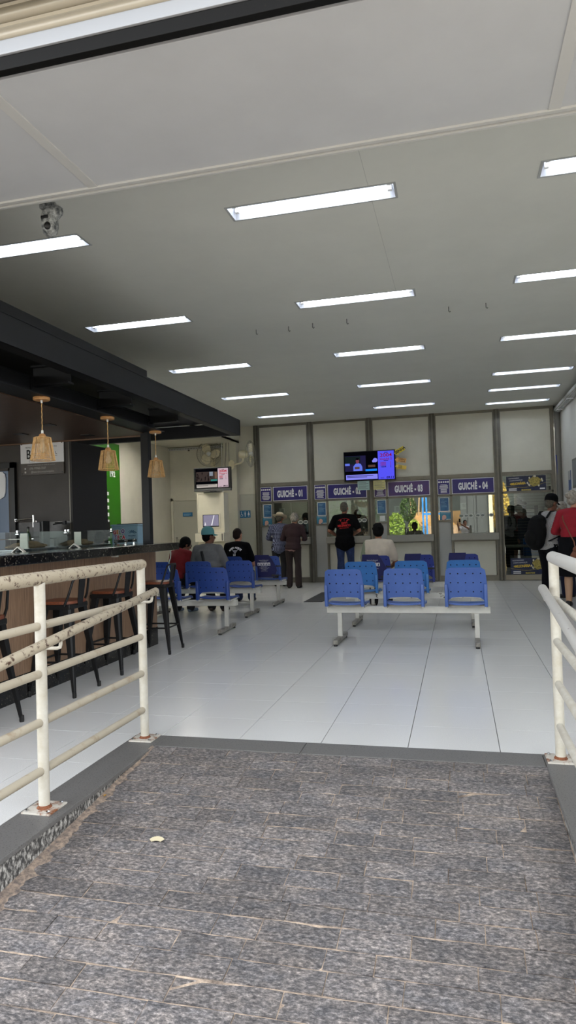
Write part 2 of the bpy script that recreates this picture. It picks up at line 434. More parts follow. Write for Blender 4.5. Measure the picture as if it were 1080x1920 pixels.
# sand drift in the angle of the ramp and the left kerb
b = MB(); R = random.Random(5); L_ = []; ND = 90; wo = 0.02
for q in range(ND):
    y = RY0-0.02-q*0.02; env = 0.012+0.045*min(1, q/45); wo = 0.6*wo+0.4*env*R.uniform(0.2, 1.9)
    L_.append(((-1.509, y, rz_(y)+0.010), (-1.507+wo*0.55, y, rz_(y)+0.002), (-1.505+wo, y, rz_(y)-R.uniform(0.002, 0.006))))
b.add([p for pr in L_ for p in pr], [(3*q+c, 3*q+c+1, 3*q+c+4, 3*q+c+3) for q in range(ND-1) for c in (0, 1)])
b.build('sand_drift', mat('drifted sand', (168, 148, 128), 0.95, 0, 0, 40, col2=(104, 94, 88), bump=0.5, bscale=150), ramp, 'all')

# ------------------------------------------------------------------ ceiling, walls, soffit
CZ = 3.676
LIGHTS = []
for y in (0.712, 2.93, 5.18, 7.43, 9.70): LIGHTS.append((-1.255, -0.03, y, 0))
for y in (0.76, 2.96, 5.27, 7.58, 9.86): LIGHTS.append((-3.775, -2.54, y, 1))
for y in (0.73, 2.88, 5.13, 7.32, 8.74, 10.20): LIGHTS.append((0.965, 2.185, y, 2))
LD = 0.20
xs = sorted(set([-4.62, 2.6] + [v for l in LIGHTS for v in l[:2]])); ys = sorted(set([-0.4, 11.2] + [l[2] for l in LIGHTS] + [l[2]+LD for l in LIGHTS]))
b = MB()
for i in range(len(xs)-1):
    for j in range(len(ys)-1):
        cx, cy = (xs[i]+xs[i+1])/2, (ys[j]+ys[j+1])/2
        if any(l[0] < cx < l[1] and l[2] < cy < l[2]+LD for l in LIGHTS): continue
        b.box(xs[i], xs[i+1], ys[j], ys[j+1], CZ, CZ+0.012)
ceiling = struct('ceiling'); b.build('ceiling_board', CEIL, ceiling)
MB().box(-0.204, -0.201, -0.38, 2.9, CZ-0.0006, CZ+0.002).build('board_joint', mat('joint grey dark', (178, 178, 171), 0.8), ceiling)
b = MB(); b.box(-8.2, -4.60, -0.4, 12, 3.30, 3.34); b.box(-4.64, -4.60, -0.4, 11.2, 3.30, 3.70); b.build('low_ceiling', WALL, ceiling)
b = MB(); b.box(-8.4, 3.4, -1.4, 16.2, 4.3, 4.5); b.build('roof_slab', WALL, ceiling)
TRUSS = mat('white enamel trough', (190, 192, 198), 0.35)
def ceiling_light(x0, x1, y0, label, strong=False):  # strong: boosted tubes, used by the added unseen fixtures
    t = thing('ceiling_light', label, 'light', ((x0+x1)/2, y0+LD/2, CZ), 0, 'recessed tube lights in the hall ceiling')
    w, d, h = (x1-x0)/2, LD/2, 0.075
    f = MB()
    for (a, bb, c, e) in ((-w-0.018, w+0.018, -d-0.018, -d), (-w-0.018, w+0.018, d, d+0.018), (-w-0.018, -w, -d, d), (w, w+0.018, -d, d)): f.box(a, bb, c, e, -0.004, 0.0)
    f.build('frame', mat('light frame grey', (170, 172, 170), 0.5), t)
    r = MB(); r.flat = True
    r.add([(-w,-d,0),(w,-d,0),(w,d,0),(-w,d,0),(-w+0.02,-d+0.03,h),(w-0.02,-d+0.03,h),(w-0.02,d-0.03,h),(-w+0.02,d-0.03,h)],
          [(4,5,6,7),(0,1,5,4),(1,2,6,5),(2,3,7,6),(3,0,4,7)])
    r.build('reflector', TRUSS, t)
    for yy in (-0.045, 0.045):
        MB().tube([(-w+0.05, yy, 0.045), (w-0.05, yy, 0.045)], 0.013, 10).build('tube', (emis('added bright tube', (255, 249, 236), TUBE*2.7) if strong else emis('fluorescent tube', (232, 242, 255), TUBE)), t, True)
        for a, c in ((-w+0.02, -w+0.05), (w-0.05, w-0.02)): MB().box(a, c, yy-0.014, yy+0.014, 0.025, 0.07).build('lampholder', WHITE, t)
    return t
ordn = ['nearest', 'second', 'third', 'fourth', 'fifth', 'sixth']
coln = ['middle', 'left', 'right']; cnt = {0: 0, 1: 0, 2: 0}
for (x0, x1, y, c) in LIGHTS:
    ceiling_light(x0, x1, y, 'white tube light recessed in the ceiling, %s from the entrance in the %s row' % (ordn[cnt[c]], coln[c])); cnt[c] += 1
for q, (x0, x1, y, z, lb) in enumerate(((-5.9, -4.7, 8.75, 3.30, 'unseen tube light added to brighten the recess, hidden by the black beam'), (-5.9, -4.7, 7.8, 3.30, 'unseen tube light added to brighten the recess, middle of three'), (-5.9, -4.7, 6.9, 3.30, 'unseen tube light added to brighten the recess, nearest the bar'), (-2.85, -1.65, 12.5, 3.5, 'unseen tube light added to brighten the teller room behind the second window'), (-4.1, -2.9, 12.3, 3.5, 'unseen tube light added to brighten the teller room behind the leftmost window'), (1.3, 2.4, 11.95, 3.5, 'unseen tube light added to brighten the teller room behind the glass door'))):  # unseen fixtures added to brighten the recess and the teller room
    t = ceiling_light(x0, x1, y, lb, True); t.location.z = z-0.08
    MB().box(-0.62, 0.62, -0.12, 0.12, 0.076, 0.08).build('housing', WHITE, t)
for i, (x, y) in enumerate(((-1.941, 3.73), (-1.54, 3.738), (-1.243, 3.712), (-0.834, 3.686), (0.313, 3.631), (0.71, 3.639))):
    o = MB().tube([(x, y, CZ), (x, y, CZ-0.05), (x+0.012, y, CZ-0.062), (x+0.02, y, CZ-0.05)], 0.0035, 6).build('ceiling_hook', BLACK)
    tag(o, 'small dark wire hook hanging from the grey ceiling, %s of six from the left' % ['first', 'second', 'third', 'fourth', 'fifth', 'last'][i], 'hook', 'wire hooks in the ceiling')

wr = struct('wall_right'); MB().box(2.5, 2.7, 0.0, 16, 0, 4.3).build('plaster', mat('white plaster wall', (214, 212, 205), 0.7, 0, 0.03, 2), wr)
MB().box(2.485, 2.5, 0.0, 11.1, 0, 0.08).build('baseboard', PANEL_G, wr)
wl = struct('wall_left'); MB().box(-6.6, -6.45, 3.6, 16, 0, 4.3).build('plaster', WALL, wl)
MB().box(-8.2, -8.0, -1.4, 16, -0.5, 4.3).build('outer_plaster', WALL, wl)
wb = struct('wall_rear'); MB().box(-8.2, 3.2, 14.3, 14.5, 0, 4.3).build('plaster', mat('teller room wall', (176, 178, 176), 0.8), wb)
wr2 = struct('wall_recess'); MB().box(-6.45, -4.95, 11.28, 11.4, 0, 4.3).build('plaster', WALL, wr2)
tp = struct('trim_1'); MB().box(-4.95, -4.63, 10.95, 11.4, 0, 4.3).build('pillar', WALL, tp)
d3 = struct('door_3'); MB().box(-4.63, -4.23, 11.12, 11.4, 0, 4.3).build('plaster', WALL, d3)
MB().box(-4.63, -4.23, 11.10, 11.12, 0, 2.08, 0.004).build('toilet_door_panel', mat('pale door paint', (186, 184, 170), 0.5), d3)
MB().box(-4.63, -4.23, 11.085, 11.12, 2.08, 2.12).build('door_lintel', WALL, d3)
d1 = struct('door_1')
MB().box(-6.37, -5.55, 11.25, 11.275, 0.01, 1.99, 0.004).build('leaf', mat('pale door paint', (186, 184, 170), 0.5), d1)
b = MB(); b.box(-6.43, -6.375, 11.235, 11.28, 0, 2.06); b.box(-5.545, -5.49, 11.235, 11.28, 0, 2.06); b.box(-6.43, -5.49, 11.235, 11.28, 1.995, 2.06); b.build('door_frame', WALL, d1)
b = MB(); b.tube([(-6.30, 11.25, 1.06), (-6.30, 11.19, 1.06), (-6.21, 11.19, 1.055)], 0.010, 8); b.box(-6.325, -6.275, 11.243, 11.25, 0.96, 1.12); b.disc(-6.3, 0.98, 0.012, 11.242); b.build('handle', CHROME, d1)

# soffit over the entrance, with its trims, and the roller shutter outside it
SZ = 3.35
sof = struct('soffit')
b = MB(); xj = [-8.0, -1.70, 0.865, 3.4]
for i in range(3): MB().box(xj[i]+0.012, xj[i+1]-0.012, -1.40, -0.435, SZ, SZ+0.02, 0.003).build('soffit_panel', SOFFIT, sof)
MB().box(-8, 3.4, -1.42, -0.38, SZ+0.018, 4.3).build('beam_core', SOFFIT, sof)
for i in (1, 2): MB().box(xj[i]-0.03, xj[i]+0.03, -1.40, -0.435, SZ-0.006, SZ+0.01, 0.002).build('cover_strip', TRIMW, sof)
for (y0, y1, z) in ((-0.440, -0.424, SZ-0.012), (-0.418, -0.398, SZ-0.004), (-0.394, -0.376, SZ-0.014)):
    MB().box(-8, 3.4, y0, y1, z, SZ+0.05, 0.002).build('edge_trim', TRIMW, sof)
sh = struct('roller_shutter')
MB().box(-8, 3.4, -1.47, -1.43, SZ-0.012, SZ+0.05, 0.004).build('rubber_seal', mat('dark dusty rubber', (9, 8, 7), 0.6, 0, 0, 60, col2=(40, 34, 26), ramp=(0.62, 0.85), spec=0.2), sh)
MB().box(-8, 3.4, -1.48, -1.425, SZ+0.05, SZ+0.115, 0.006).build('bottom_bar', mat('white shutter bar', (158, 160, 164), 0.35), sh)
SLAT = mat('beige shutter slat', (158, 148, 130), 0.32, 0.15, 0.05, 3)
prof = [(0.000, 0.000), (-0.006, 0.003), (-0.018, 0.012), (-0.024, 0.026), (-0.024, 0.044), (-0.016, 0.058), (-0.012, 0.066), (-0.018, 0.076), (-0.010, 0.084), (0.0, 0.088), (0.004, 0.088), (0.004, 0)]
sm_ = MB().prism([(y-1.452, z) for y, z in prof], -8, 3.4, 'x').mesh('slat', SLAT, True)
for k in range(5): link('slat', sm_, sh, (0, 0, SZ+0.117+k*0.0885))
MB().box(-8, 3.4, -1.62, -1.50, SZ+0.28, 4.4).build('shutter_box', DARKIN, sh)
fac = struct('facade'); b = MB(); b.box(-8.2, 3.4, -1.75, -1.62, SZ+0.30, 6.0); b.build('upper_wall', WALL, fac)
MB().box(2.5, 3.4, -1.40, 0.0, -0.5, 4.3).build('pier', WALL, fac)
MB().box(-8.4, 3.6, -1.62, 16.4, 5.85, 6.0).build('roof', WALL, fac)
MB().box(-8.2, -8.0, -1.6, -1.4, -0.5, 4.3).build('pier', WALL, fac)

# ------------------------------------------------------------------ back partition with the four teller windows
YB = 11.10
wp = struct('wall_back')
MC = [-4.175, -2.89, -1.528, -0.143, 1.21]
for c in MC:
    hw = 0.055
    b = MB(); b.box(c-hw, c+hw, YB-0.05, YB+0.06, 0, CZ, 0.008); b.build('mullion', ALU_D, wp, True)
    b = MB(); b.box(c-0.012, c+0.012, YB-0.058, YB-0.049, 0.02, CZ-0.02); b.build('mullion_rib', ALU, wp)
b = MB(); b.box(2.315, 2.36, YB-0.03, YB+0.04, 0, CZ); b.build('mullion', ALU, wp)
b = MB(); b.tube([(2.43, YB-0.03, 0), (2.43, YB-0.03, 3.58)], 0.062, 18); b.build('round_downpipe', mat('grey downpipe', (112, 110, 104), 0.45), wp, True)
bays = [(MC[i]+0.055, MC[i+1]-0.055) for i in range(4)] + [(MC[4]+0.055, 2.315)]
for i, (x0, x1) in enumerate(bays):
    slab('panel', x0+0.025, x1-0.025, YB, YB+0.03, 2.315, CZ-0.055, PANEL, wp, 0.004)
    b = MB(); b.box(x0, x1, YB-0.02, YB+0.04, CZ-0.055, CZ); b.box(x0, x1, YB-0.025, YB+0.04, 2.235, 2.315)
    b.box(x0, x0+0.025, YB-0.015, YB+0.04, 2.315, CZ-0.055); b.box(x1-0.025, x1, YB-0.015, YB+0.04, 2.315, CZ-0.055); b.build('frame', ALU, wp)
SIGNX = []
POS = ['leftmost of the four teller windows', 'second teller window from the left', 'third teller window from the left', 'rightmost of the four teller windows']
for i, (x0, x1) in enumerate(bays[:4]):
    w = struct('window_%d' % (i+1))
    xa, xb = x0+0.325, x1-0.035
    f = MB(); y0, y1 = YB-0.025, YB+0.045
    f.box(x0, x1, y0, y1, 1.845, 1.875); f.box(x0, x0+0.022, y0, y1, 0.12, 2.235); f.box(xa-0.045, xa, y0, y1, 0.12, 2.235); f.box(xb, x1, y0, y1, 0.12, 2.235)
    f.box(x0+0.022, xa-0.045, y0, y1, 1.300, 1.335); f.box(x0, x1, y0, y1, 0.0, 0.12); f.box(xa, xb, y0, y1, 0.855, 0.885); f.build('frame', ALU, w)
    f = MB(); f.box(x0, x1, YB, YB+0.03, 1.875, 2.235); f.build('sign_backing', ALU_D, w)
    MB().box(x0+0.022, xa-0.045, YB+0.010, YB+0.016, 1.335, 1.845).build('side_pane', GLASS, w)
    xm = xa+0.50*(xb-xa)
    MB().box(xa, xm-0.002, YB+0.010, YB+0.016, 1.03, 1.845).build('pane', GLASS, w)
    MB().box(xm+0.002, xb, YB+0.018, YB+0.024, 1.03, 1.845).build('pane', GLASS, w)
    slab('side_panel', x0+0.022, xa-0.045, YB, YB+0.03, 0.12, 1.30, PANEL_G, w, 0.004)
    slab('lower_panel', xa+0.01, xb-0.01, YB, YB+0.03, 0.12, 0.855, PANEL, w, 0.004)
    slab('ledge', xa-0.045, x1+0.02, YB-0.16, YB+0.35, 0.885, 1.03, mat('worn grey ledge', (150, 147, 138), 0.5), w, 0.01)
    SIGNX.append((x0, xa, xb, x1))
    s = thing('counter_sign', ('purple' if i == 2 else 'navy')+' GUICHÊ sign board over the '+POS[i], 'sign', ((xa+xb)/2, YB-0.028, 2.055), 0, 'numbered signs over the teller windows')
    hw = (xb-xa)/2
    MB().box(-hw, hw, -0.006, 0.004, -0.165, 0.165).build('border', WPRINT, s)
    MB().box(-hw+0.012, hw-0.012, -0.009, -0.006, -0.153, 0.153).build('board', PURPLE if i == 2 else NAVY, s)
    t = MB(); put_text(t, 'GUICHÊ - 0%d' % (i+1), 0, -0.012, -0.0105, 0.20, sx=0.50, off=0.011, spacing=1.12); t.build('lettering', WPRINT, s)
    s = thing('priority_notice', 'small notice of white icons and text over the '+POS[i], 'notice', ((x0+xa-0.02)/2, YB-0.028, 2.055), 0, 'priority notices beside the signs')
    hw = (xa-0.05-x0-0.025)/2+0.005
    MB().box(-hw, hw, -0.005, 0.004, -0.165, 0.165).build('border', WPRINT, s)
    MB().box(-hw+0.008, hw-0.008, -0.007, -0.005, -0.157, 0.157).build('board', PURPLE if i == 2 else NAVY, s)
    t = MB()
    for q in range(5): t.disc((q-2)*hw*0.36, 0.105, hw*0.15, -0.0085)
    R = random.Random(10+i)
    for q in range(8):
        wv = hw*R.uniform(0.45, 0.78); t.rect(-wv, wv, 0.05-q*0.024-0.0125, 0.05-q*0.024, -0.0085)
    t.build('icons_and_text', WPRINT, s)
# bay five: glazed door with a transom
dr = struct('door_2')
x0, x1 = bays[4]
f = MB(); y0, y1 = YB-0.02, YB+0.04
f.box(x0, x0+0.03, y0, y1, 0, 2.235); f.box(x1-0.04, x1, y0, y1, 0, 2.235); f.box(x0, x1, y0, y1, 1.855, 1.90); f.build('frame', ALU, dr)
slab('kick_plate', x0+0.03, x1-0.04, YB-0.012, YB+0.03, 0.01, 0.12, mat('beige kick plate', (160, 150, 132), 0.5), dr, 0.004)
MB().box(x0+0.03, x1-0.04, YB+0.010, YB+0.016, 1.90, 2.235).build('transom_pane', GLASS, dr)
MB().box(x0+0.03, x1-0.04, YB+0.010, YB+0.016, 0.12, 1.855).build('pane', GLASS, dr)
g = MB()
for q in range(34): g.box(x0+0.04, x1-0.05, YB+0.045, YB+0.052, 0.15+q*0.0605, 0.158+q*0.0605)
g.build('grille', ALU, dr)['kind'] = 'stuff'
MB().box(x1-0.10, x1-0.06, YB-0.05, YB-0.02, 1.90, 1.98, 0.004).build('lock_box', BLACKP, dr)
GOLD = mat('gold print', (196, 176, 92), 0.4, 0, 0, 30, col2=(120, 108, 50)); YEL = mat('yellow print', (226, 190, 62), 0.5); POSTN = mat('dark blue poster print', (36, 46, 82), 0.4, 0, 0, 6, col2=(24, 32, 60))
def lottery_poster(cx, cz, w, h, label, yy):
    s = thing('lottery_poster', label, 'poster', (cx, yy, cz), 0, 'lottery posters on the glass door')
    MB().box(-w/2, w/2, -0.002, 0.001, -h/2, h/2).build('sheet', POSTN, s)
    t = MB(); put_text(t, '+MILIONÁRIA', -w*0.21, 0.0, -0.004, h*0.22, sx=0.74, off=0.003, rot=0.06); t.build('yellow_lettering', YEL, s)
    t = MB(); 
    for (z, a, c) in ((0.36, -0.45, -0.16), (0.22, -0.47, -0.03)):
        put_text(t, 'VOCÊ MILIONÁRIO' if z > 0.3 else 'E MUITO CHANCES DE', (a+c)/2*w, z*h, -0.004, h*0.10, sx=0.8, rot=0.05)
    for z in (-0.36, -0.46): t.rect(-0.44*w, -0.24*w, z*h, z*h+h*0.06, -0.004)
    t.rect(0.34*w, 0.47*w, -0.42*h, -0.32*h, -0.004); t.build('white_lettering', WPRINT, s)
    t = MB(); R = random.Random(3)
    pts = [(0.22*w+ (0.15+0.02*math.sin(5*a))*w*math.cos(a), 0.12*h+h*(0.33+0.03*math.cos(7*a))*math.sin(a)) for a in [2*PI*k/30 for k in range(30)]]
    t.plate(pts, -0.0035); t.build('clover_coin', GOLD, s)
    t = MB()
    for q in range(9):
        a = R.uniform(0, 2*PI); t.disc(0.22*w+0.19*w*math.cos(a), 0.12*h+0.42*h*math.sin(a)*0.8, 0.022*w, -0.004, 7, 0.03*w)
    t.build('notes', mat('banknote print', (214, 210, 190), 0.6), s)
    t = MB(); L_ = [(-0.5*w+w*k/16, (-0.14-0.16*math.sin(PI*k/16)+0.16*(k/16)**2)*h) for k in range(17)]
    for k in range(16): t.plate([L_[k], L_[k+1], (L_[k+1][0], L_[k+1][1]+0.02*h), (L_[k][0], L_[k][1]+0.02*h)], -0.004)
    t.rect(-0.12*w, 0.12*w, -0.47*h, -0.38*h, -0.004); t.build('gold_band', GOLD, s)
lottery_poster(1.77, 2.055, 0.80, 0.32, 'dark blue +MILIONÁRIA poster in the pane above the glass door', YB+0.006)
lottery_poster(1.79, 0.30, 0.78, 0.34, 'dark blue +MILIONÁRIA poster at the foot of the glass door', YB+0.006)
# posters in the small side panes
for i, kind in ((0, 2), (1, 2), (2, 1), (3, 2)):
    a, xa = SIGNX[i][0]+0.022, SIGNX[i][1]-0.045
    cx = a+0.13
    s = thing('framed_notice', 'white framed blue notice in the side pane of the '+POS[i], 'notice', (cx+(0.02 if i < 3 else 0.0), YB+0.004, 1.67), 0, 'blue notices in the side panes')
    MB().box(-0.105, 0.105, -0.004, 0.002, -0.155, 0.155).build('border', PAPER, s)
    MB().box(-0.09, 0.09, -0.006, -0.004, -0.14, 0.14).build('sheet', BLUEPOST, s)
    t = MB()
    R = random.Random(40+i)
    for q in range(6): t.rect(-0.07, R.uniform(0.0, 0.075), 0.10-q*0.03, 0.106-q*0.03, -0.0075)
    t.build('text_lines', mat('pale blue print', (150, 190, 215), 0.5), s)
    if kind == 2:
        s = thing('portrait_poster', 'teal poster with a pink face, side pane of the '+POS[i], 'poster', (cx+0.02, YB+0.004, 1.415), 0, 'teal posters in the side panes')
        MB().box(-0.125, 0.125, -0.003, 0.002, -0.085, 0.095).build('sheet', TEALPOST, s)
        t = MB(); t.disc(-0.03, -0.02, 0.045, -0.0045, 16, 0.05); t.disc(-0.05, -0.055, 0.03, -0.0047); t.build('face', mat('pale pink print', (222, 176, 160), 0.5), s)
        t = MB(); t.rect(-0.10, 0.09, 0.07, 0.08, -0.0045)
        for q in range(4): t.disc(0.02+q*0.025, -0.07, 0.010, -0.0045, 6)
        t.build('caption', PAPER, s)
    else:
        s = thing('taped_paper', 'white sheet taped low in the side pane of GUICHÊ - 03', 'paper', (cx+0.03, YB+0.004, 1.41), 0)
        MB().box(-0.06, 0.06, -0.002, 0.001, -0.06, 0.06).build('sheet', PAPER, s)
# oval stickers across the panes
OVAL = mat('pale sticker', (214, 214, 206), 0.6); OVALI = mat('sticker print', (120, 126, 120), 0.6)
def ovals(label, xs_, z, r=0.045):
    s = thing('oval_stickers', label, 'sticker', (0, YB+0.006, 0), 0, 'oval sticker strips on the teller glass')
    for x in xs_:
        o = MB().disc(x, z, r*1.25, 0, 18, r).build('oval', OVAL, s); t = MB(); t.disc(x, z, r*1.0, -0.001, 14, r*0.62); t.build('oval_print', OVALI, o)
ovals('pair of pale oval stickers on the leftmost teller window', [-3.17, -3.05], 1.385)
ovals('three pale oval stickers on the teller window behind the red-print T-shirt', [-1.92, -1.81, -1.70], 1.385)
ovals('three linked pale oval stickers at the left on the GUICHÊ - 04 glass', [0.42, 0.52, 0.62], 1.41, 0.038)
ovals('pale oval stickers at the right on the GUICHÊ - 04 glass', [0.76, 0.86, 1.04], 1.41, 0.038)

# ------------------------------------------------------------------ teller room behind the glass
tr = struct('teller_room')
MB().box(-4.2, 2.5, YB+0.08, YB+0.65, 0.70, 0.74).build('desk_top', mat('grey desk', (150, 150, 146), 0.5), tr)
MB().box(-4.2, 2.5, YB+0.1, 14.3, 3.5, 3.56).build('teller_ceiling', CEIL, tr)
b = MB(); b.box(-3.02, -2.96, YB+0.10, YB+0.8, 0, 2.2); b.box(-1.58, -1.52, YB+0.10, 14.3, 0, 3.5); b.box(-0.27, -0.21, YB+0.10, YB+0.8, 0, 2.2); b.build('booth_screen_and_light_baffle', mat('grey booth screen', (120, 122, 118), 0.6), tr)  # middle box made full height to keep the third and fourth windows dark
b = MB(); b.box(-4.2, -1.58, YB+2.3, YB+2.35, 0, 3.5); b.box(1.16, 1.20, YB+0.65, YB+2.0, 0, 3.5); b.build('booth_wall_and_light_baffle', mat('pale booth wall', (196, 196, 186), 0.7), tr)  # second box: unseen partition added to block the door fixture's light
b = MB(); b.box(-0.2, 1.18, YB+2.0, YB+2.05, 0, 3.5); b.build('booth_back_screen', mat('grey green screen', (84, 90, 86), 0.6), tr)
def monitor(x, y, z, label, rz=0.0, w=0.5, h=0.3):
    t = thing('computer_monitor', label, 'monitor', (x, y, z), rz)
    MB().box(-w/2, w/2, -0.02, 0.015, 0.12, 0.12+h, 0.006).build('case', BLACKP, t)
    MB().box(-w/2+0.015, w/2-0.015, 0.015, 0.017, 0.135, 0.105+h).build('screen', mat('dark screen', (30, 36, 44), 0.2), t)
    MB().box(-0.02, 0.02, -0.03, -0.01, 0.0, 0.2).build('neck', BLACKP, t)
    MB().box(-0.11, 0.11, -0.09, 0.08, 0.0, 0.014, 0.004).build('foot', BLACKP, t)
monitor(-0.60, YB+0.42, 0.74, 'black computer monitor seen through the GUICHÊ - 03 glass', 0.5)
monitor(0.50, YB+0.45, 0.74, 'dark computer monitor at the left behind the GUICHÊ - 04 glass', -0.3, 0.42, 0.26)
t = thing('office_chair', 'black round backed office chair behind the GUICHÊ - 03 glass', 'chair', (-0.34, YB+1.1, 0))
b = MB(); b.ell((0, 0.0, 1.16), (0.20, 0.06, 0.24)); b.build('backrest', BLACKP, t, True)
b = MB(); b.ell((0, -0.25, 0.62), (0.23, 0.23, 0.05)); b.build('seat', BLACKP, t, True)
b = MB(); b.tube([(0, 0.04, 0.6), (0, 0.06, 0.95)], 0.03); b.tube([(0, -0.22, 0.06), (0, -0.22, 0.6)], 0.03); b.build('stem', BLACKP, t, True)
for q in range(5):
    a = 2*PI*q/5+0.3; MB().tube([(0, -0.22, 0.09), (0.28*math.cos(a), -0.22+0.28*math.sin(a), 0.05)], 0.02, 8).build('leg', BLACKP, t, True)
    MB().ell((0.28*math.cos(a), -0.22+0.28*math.sin(a), 0.03), (0.025, 0.025, 0.03), None, 8, 6).build('caster', BLACKP, t, True)
# things on the teller ledges
def ledge_item(x, y, label, cat, name, parts):
    t = thing(name, label, cat, (x, y, 1.03))
    for nm, bb, M in parts: MB().box(*bb, 0.004).build(nm, M, t)
ledge_item(-0.52, YB+0.12, 'white card reader frame on the ledge of GUICHÊ - 03', 'card reader', 'card_reader', [('body', (-0.07, 0.07, -0.04, 0.05, 0, 0.035), BLACKP), ('left_post', (-0.085, -0.068, -0.02, 0.02, 0, 0.10), WHITE), ('right_post', (0.068, 0.085, -0.02, 0.02, 0, 0.10), WHITE), ('top_bar', (-0.085, 0.085, -0.02, 0.02, 0.10, 0.115), WHITE)])
ledge_item(-3.06, YB+0.12, 'white and black ticket printer on the ledge of GUICHÊ - 01', 'printer', 'ticket_printer', [('body', (-0.06, 0.06, -0.05, 0.06, 0, 0.07), WHITE), ('lid', (-0.05, 0.05, -0.04, 0.05, 0.07, 0.13), BLACKP)])
ledge_item(-1.80, YB+0.13, 'clear grey cup holder on the ledge of GUICHÊ - 02', 'holder', 'pen_holder', [('cup', (-0.03, 0.03, -0.03, 0.03, 0, 0.09), mat('smoky plastic', (120, 118, 112), 0.3)), ('base', (-0.05, 0.05, -0.05, 0.05, 0, 0.012), WHITE)])
ledge_item(-1.68, YB+0.13, 'white slotted paper holder on the ledge of GUICHÊ - 02', 'holder', 'paper_holder', [('box', (-0.06, 0.06, -0.03, 0.03, 0, 0.10), WHITE), ('slot', (-0.05, -0.02, -0.032, -0.03, 0.04, 0.09), BLACKP), ('slot', (0.0, 0.03, -0.032, -0.03, 0.04, 0.09), BLACKP)])
ledge_item(0.97, YB+0.12, 'dark card reader on the ledge of GUICHÊ - 04', 'card reader', 'card_reader', [('body', (-0.06, 0.06, -0.05, 0.05, 0, 0.045), BLACKP), ('keypad', (-0.045, 0.045, -0.04, 0.0, 0.045, 0.05), mat('grey keypad', (90, 92, 94), 0.5))])
for i, (x, z, w, h, lb) in enumerate(((-3.67, 1.62, 0.13, 0.20, 'white printed sheet taped inside the GUICHÊ - 01 glass'), (-1.03, 1.60, 0.12, 0.15, 'white sheet taped at the left of the GUICHÊ - 03 glass'), (-0.97, 1.13, 0.12, 0.13, 'white square label low on the left of the GUICHÊ - 03 glass'), (0.40, 1.62, 0.13, 0.14, 'white printed sheet at the left of the GUICHÊ - 04 glass'))):
    t = thing('taped_sheet', lb, 'paper', (x+0.06, YB+0.030, z), 0)
    MB().box(-w/2, w/2, -0.001, 0.001, -h/2, h/2).build('sheet', PAPER, t)
    k = MB()
    for q in range(5): k.rect(-w*0.1, w*0.38, h*0.36-q*h*0.11-h*0.05, h*0.36-q*h*0.11, -0.002)
    k.build('print', mat('grey print', (110, 114, 112), 0.6), t)
# display of goods behind the glass door
t = thing('brochure_rack', 'rack of white leaflets in three columns behind the glass door', 'rack', (1.72, YB+0.72, 0))
MB().box(-0.40, 0.36, 0.06, 0.10, 0.0, 1.60).build('back_board', mat('dark rack board', (40, 44, 46), 0.6), t)
for c in range(3):
    for r_ in range(3):
        x, z = -0.31+c*0.25, 1.38+r_*0.075
        MB().box(x-0.085, x+0.085, 0.02, 0.05, z, z+0.062).build('leaflet', [PAPER, mat('grey leaflet', (150, 152, 156), 0.6), mat('pale leaflet', (196, 200, 206), 0.6)][(c+r_) % 3], t)
t = thing('display_box', 'bright blue display box with yellow print behind the glass door', 'box', (1.88, YB+0.33, 0.0))
MB().box(-0.18, 0.30, -0.06, 0.06, 0.50, 0.88, 0.004).build('box', mat('bright blue card', (30, 104, 178), 0.5), t)
k = MB(); k.rect(-0.15, 0.2, 0.69, 0.72, -0.062); k.build('yellow_print', YEL, t); k = MB(); k.rect(-0.1, 0.1, 0.80, 0.85, -0.062); k.build('white_print', WPRINT, t)
MB().box(-0.45, 0.35, -0.05, 0.3, 0.44, 0.50).build('table_top', WHITE, t)
for xx in (-0.42, 0.31): MB().box(xx, xx+0.03, 0.2, 0.23, 0, 0.44).build('leg', ALU, t)
t = thing('dark_cap', 'dark rounded bag standing on the rack behind the glass door', 'bag', (1.66, YB+0.80, 1.6))
b = MB(); b.ell((0, 0, 0.05), (0.19, 0.08, 0.06)); b.ell((-0.03, 0, 0.10), (0.12, 0.07, 0.09)); b.build('body', mat('black cloth', (16, 16, 22), 0.9), t, True)
MB().tube([(-0.08, 0, 0.16), (-0.03, 0, 0.21), (0.02, 0, 0.16)], 0.008, 6).build('handle', BLACKP, t, True)

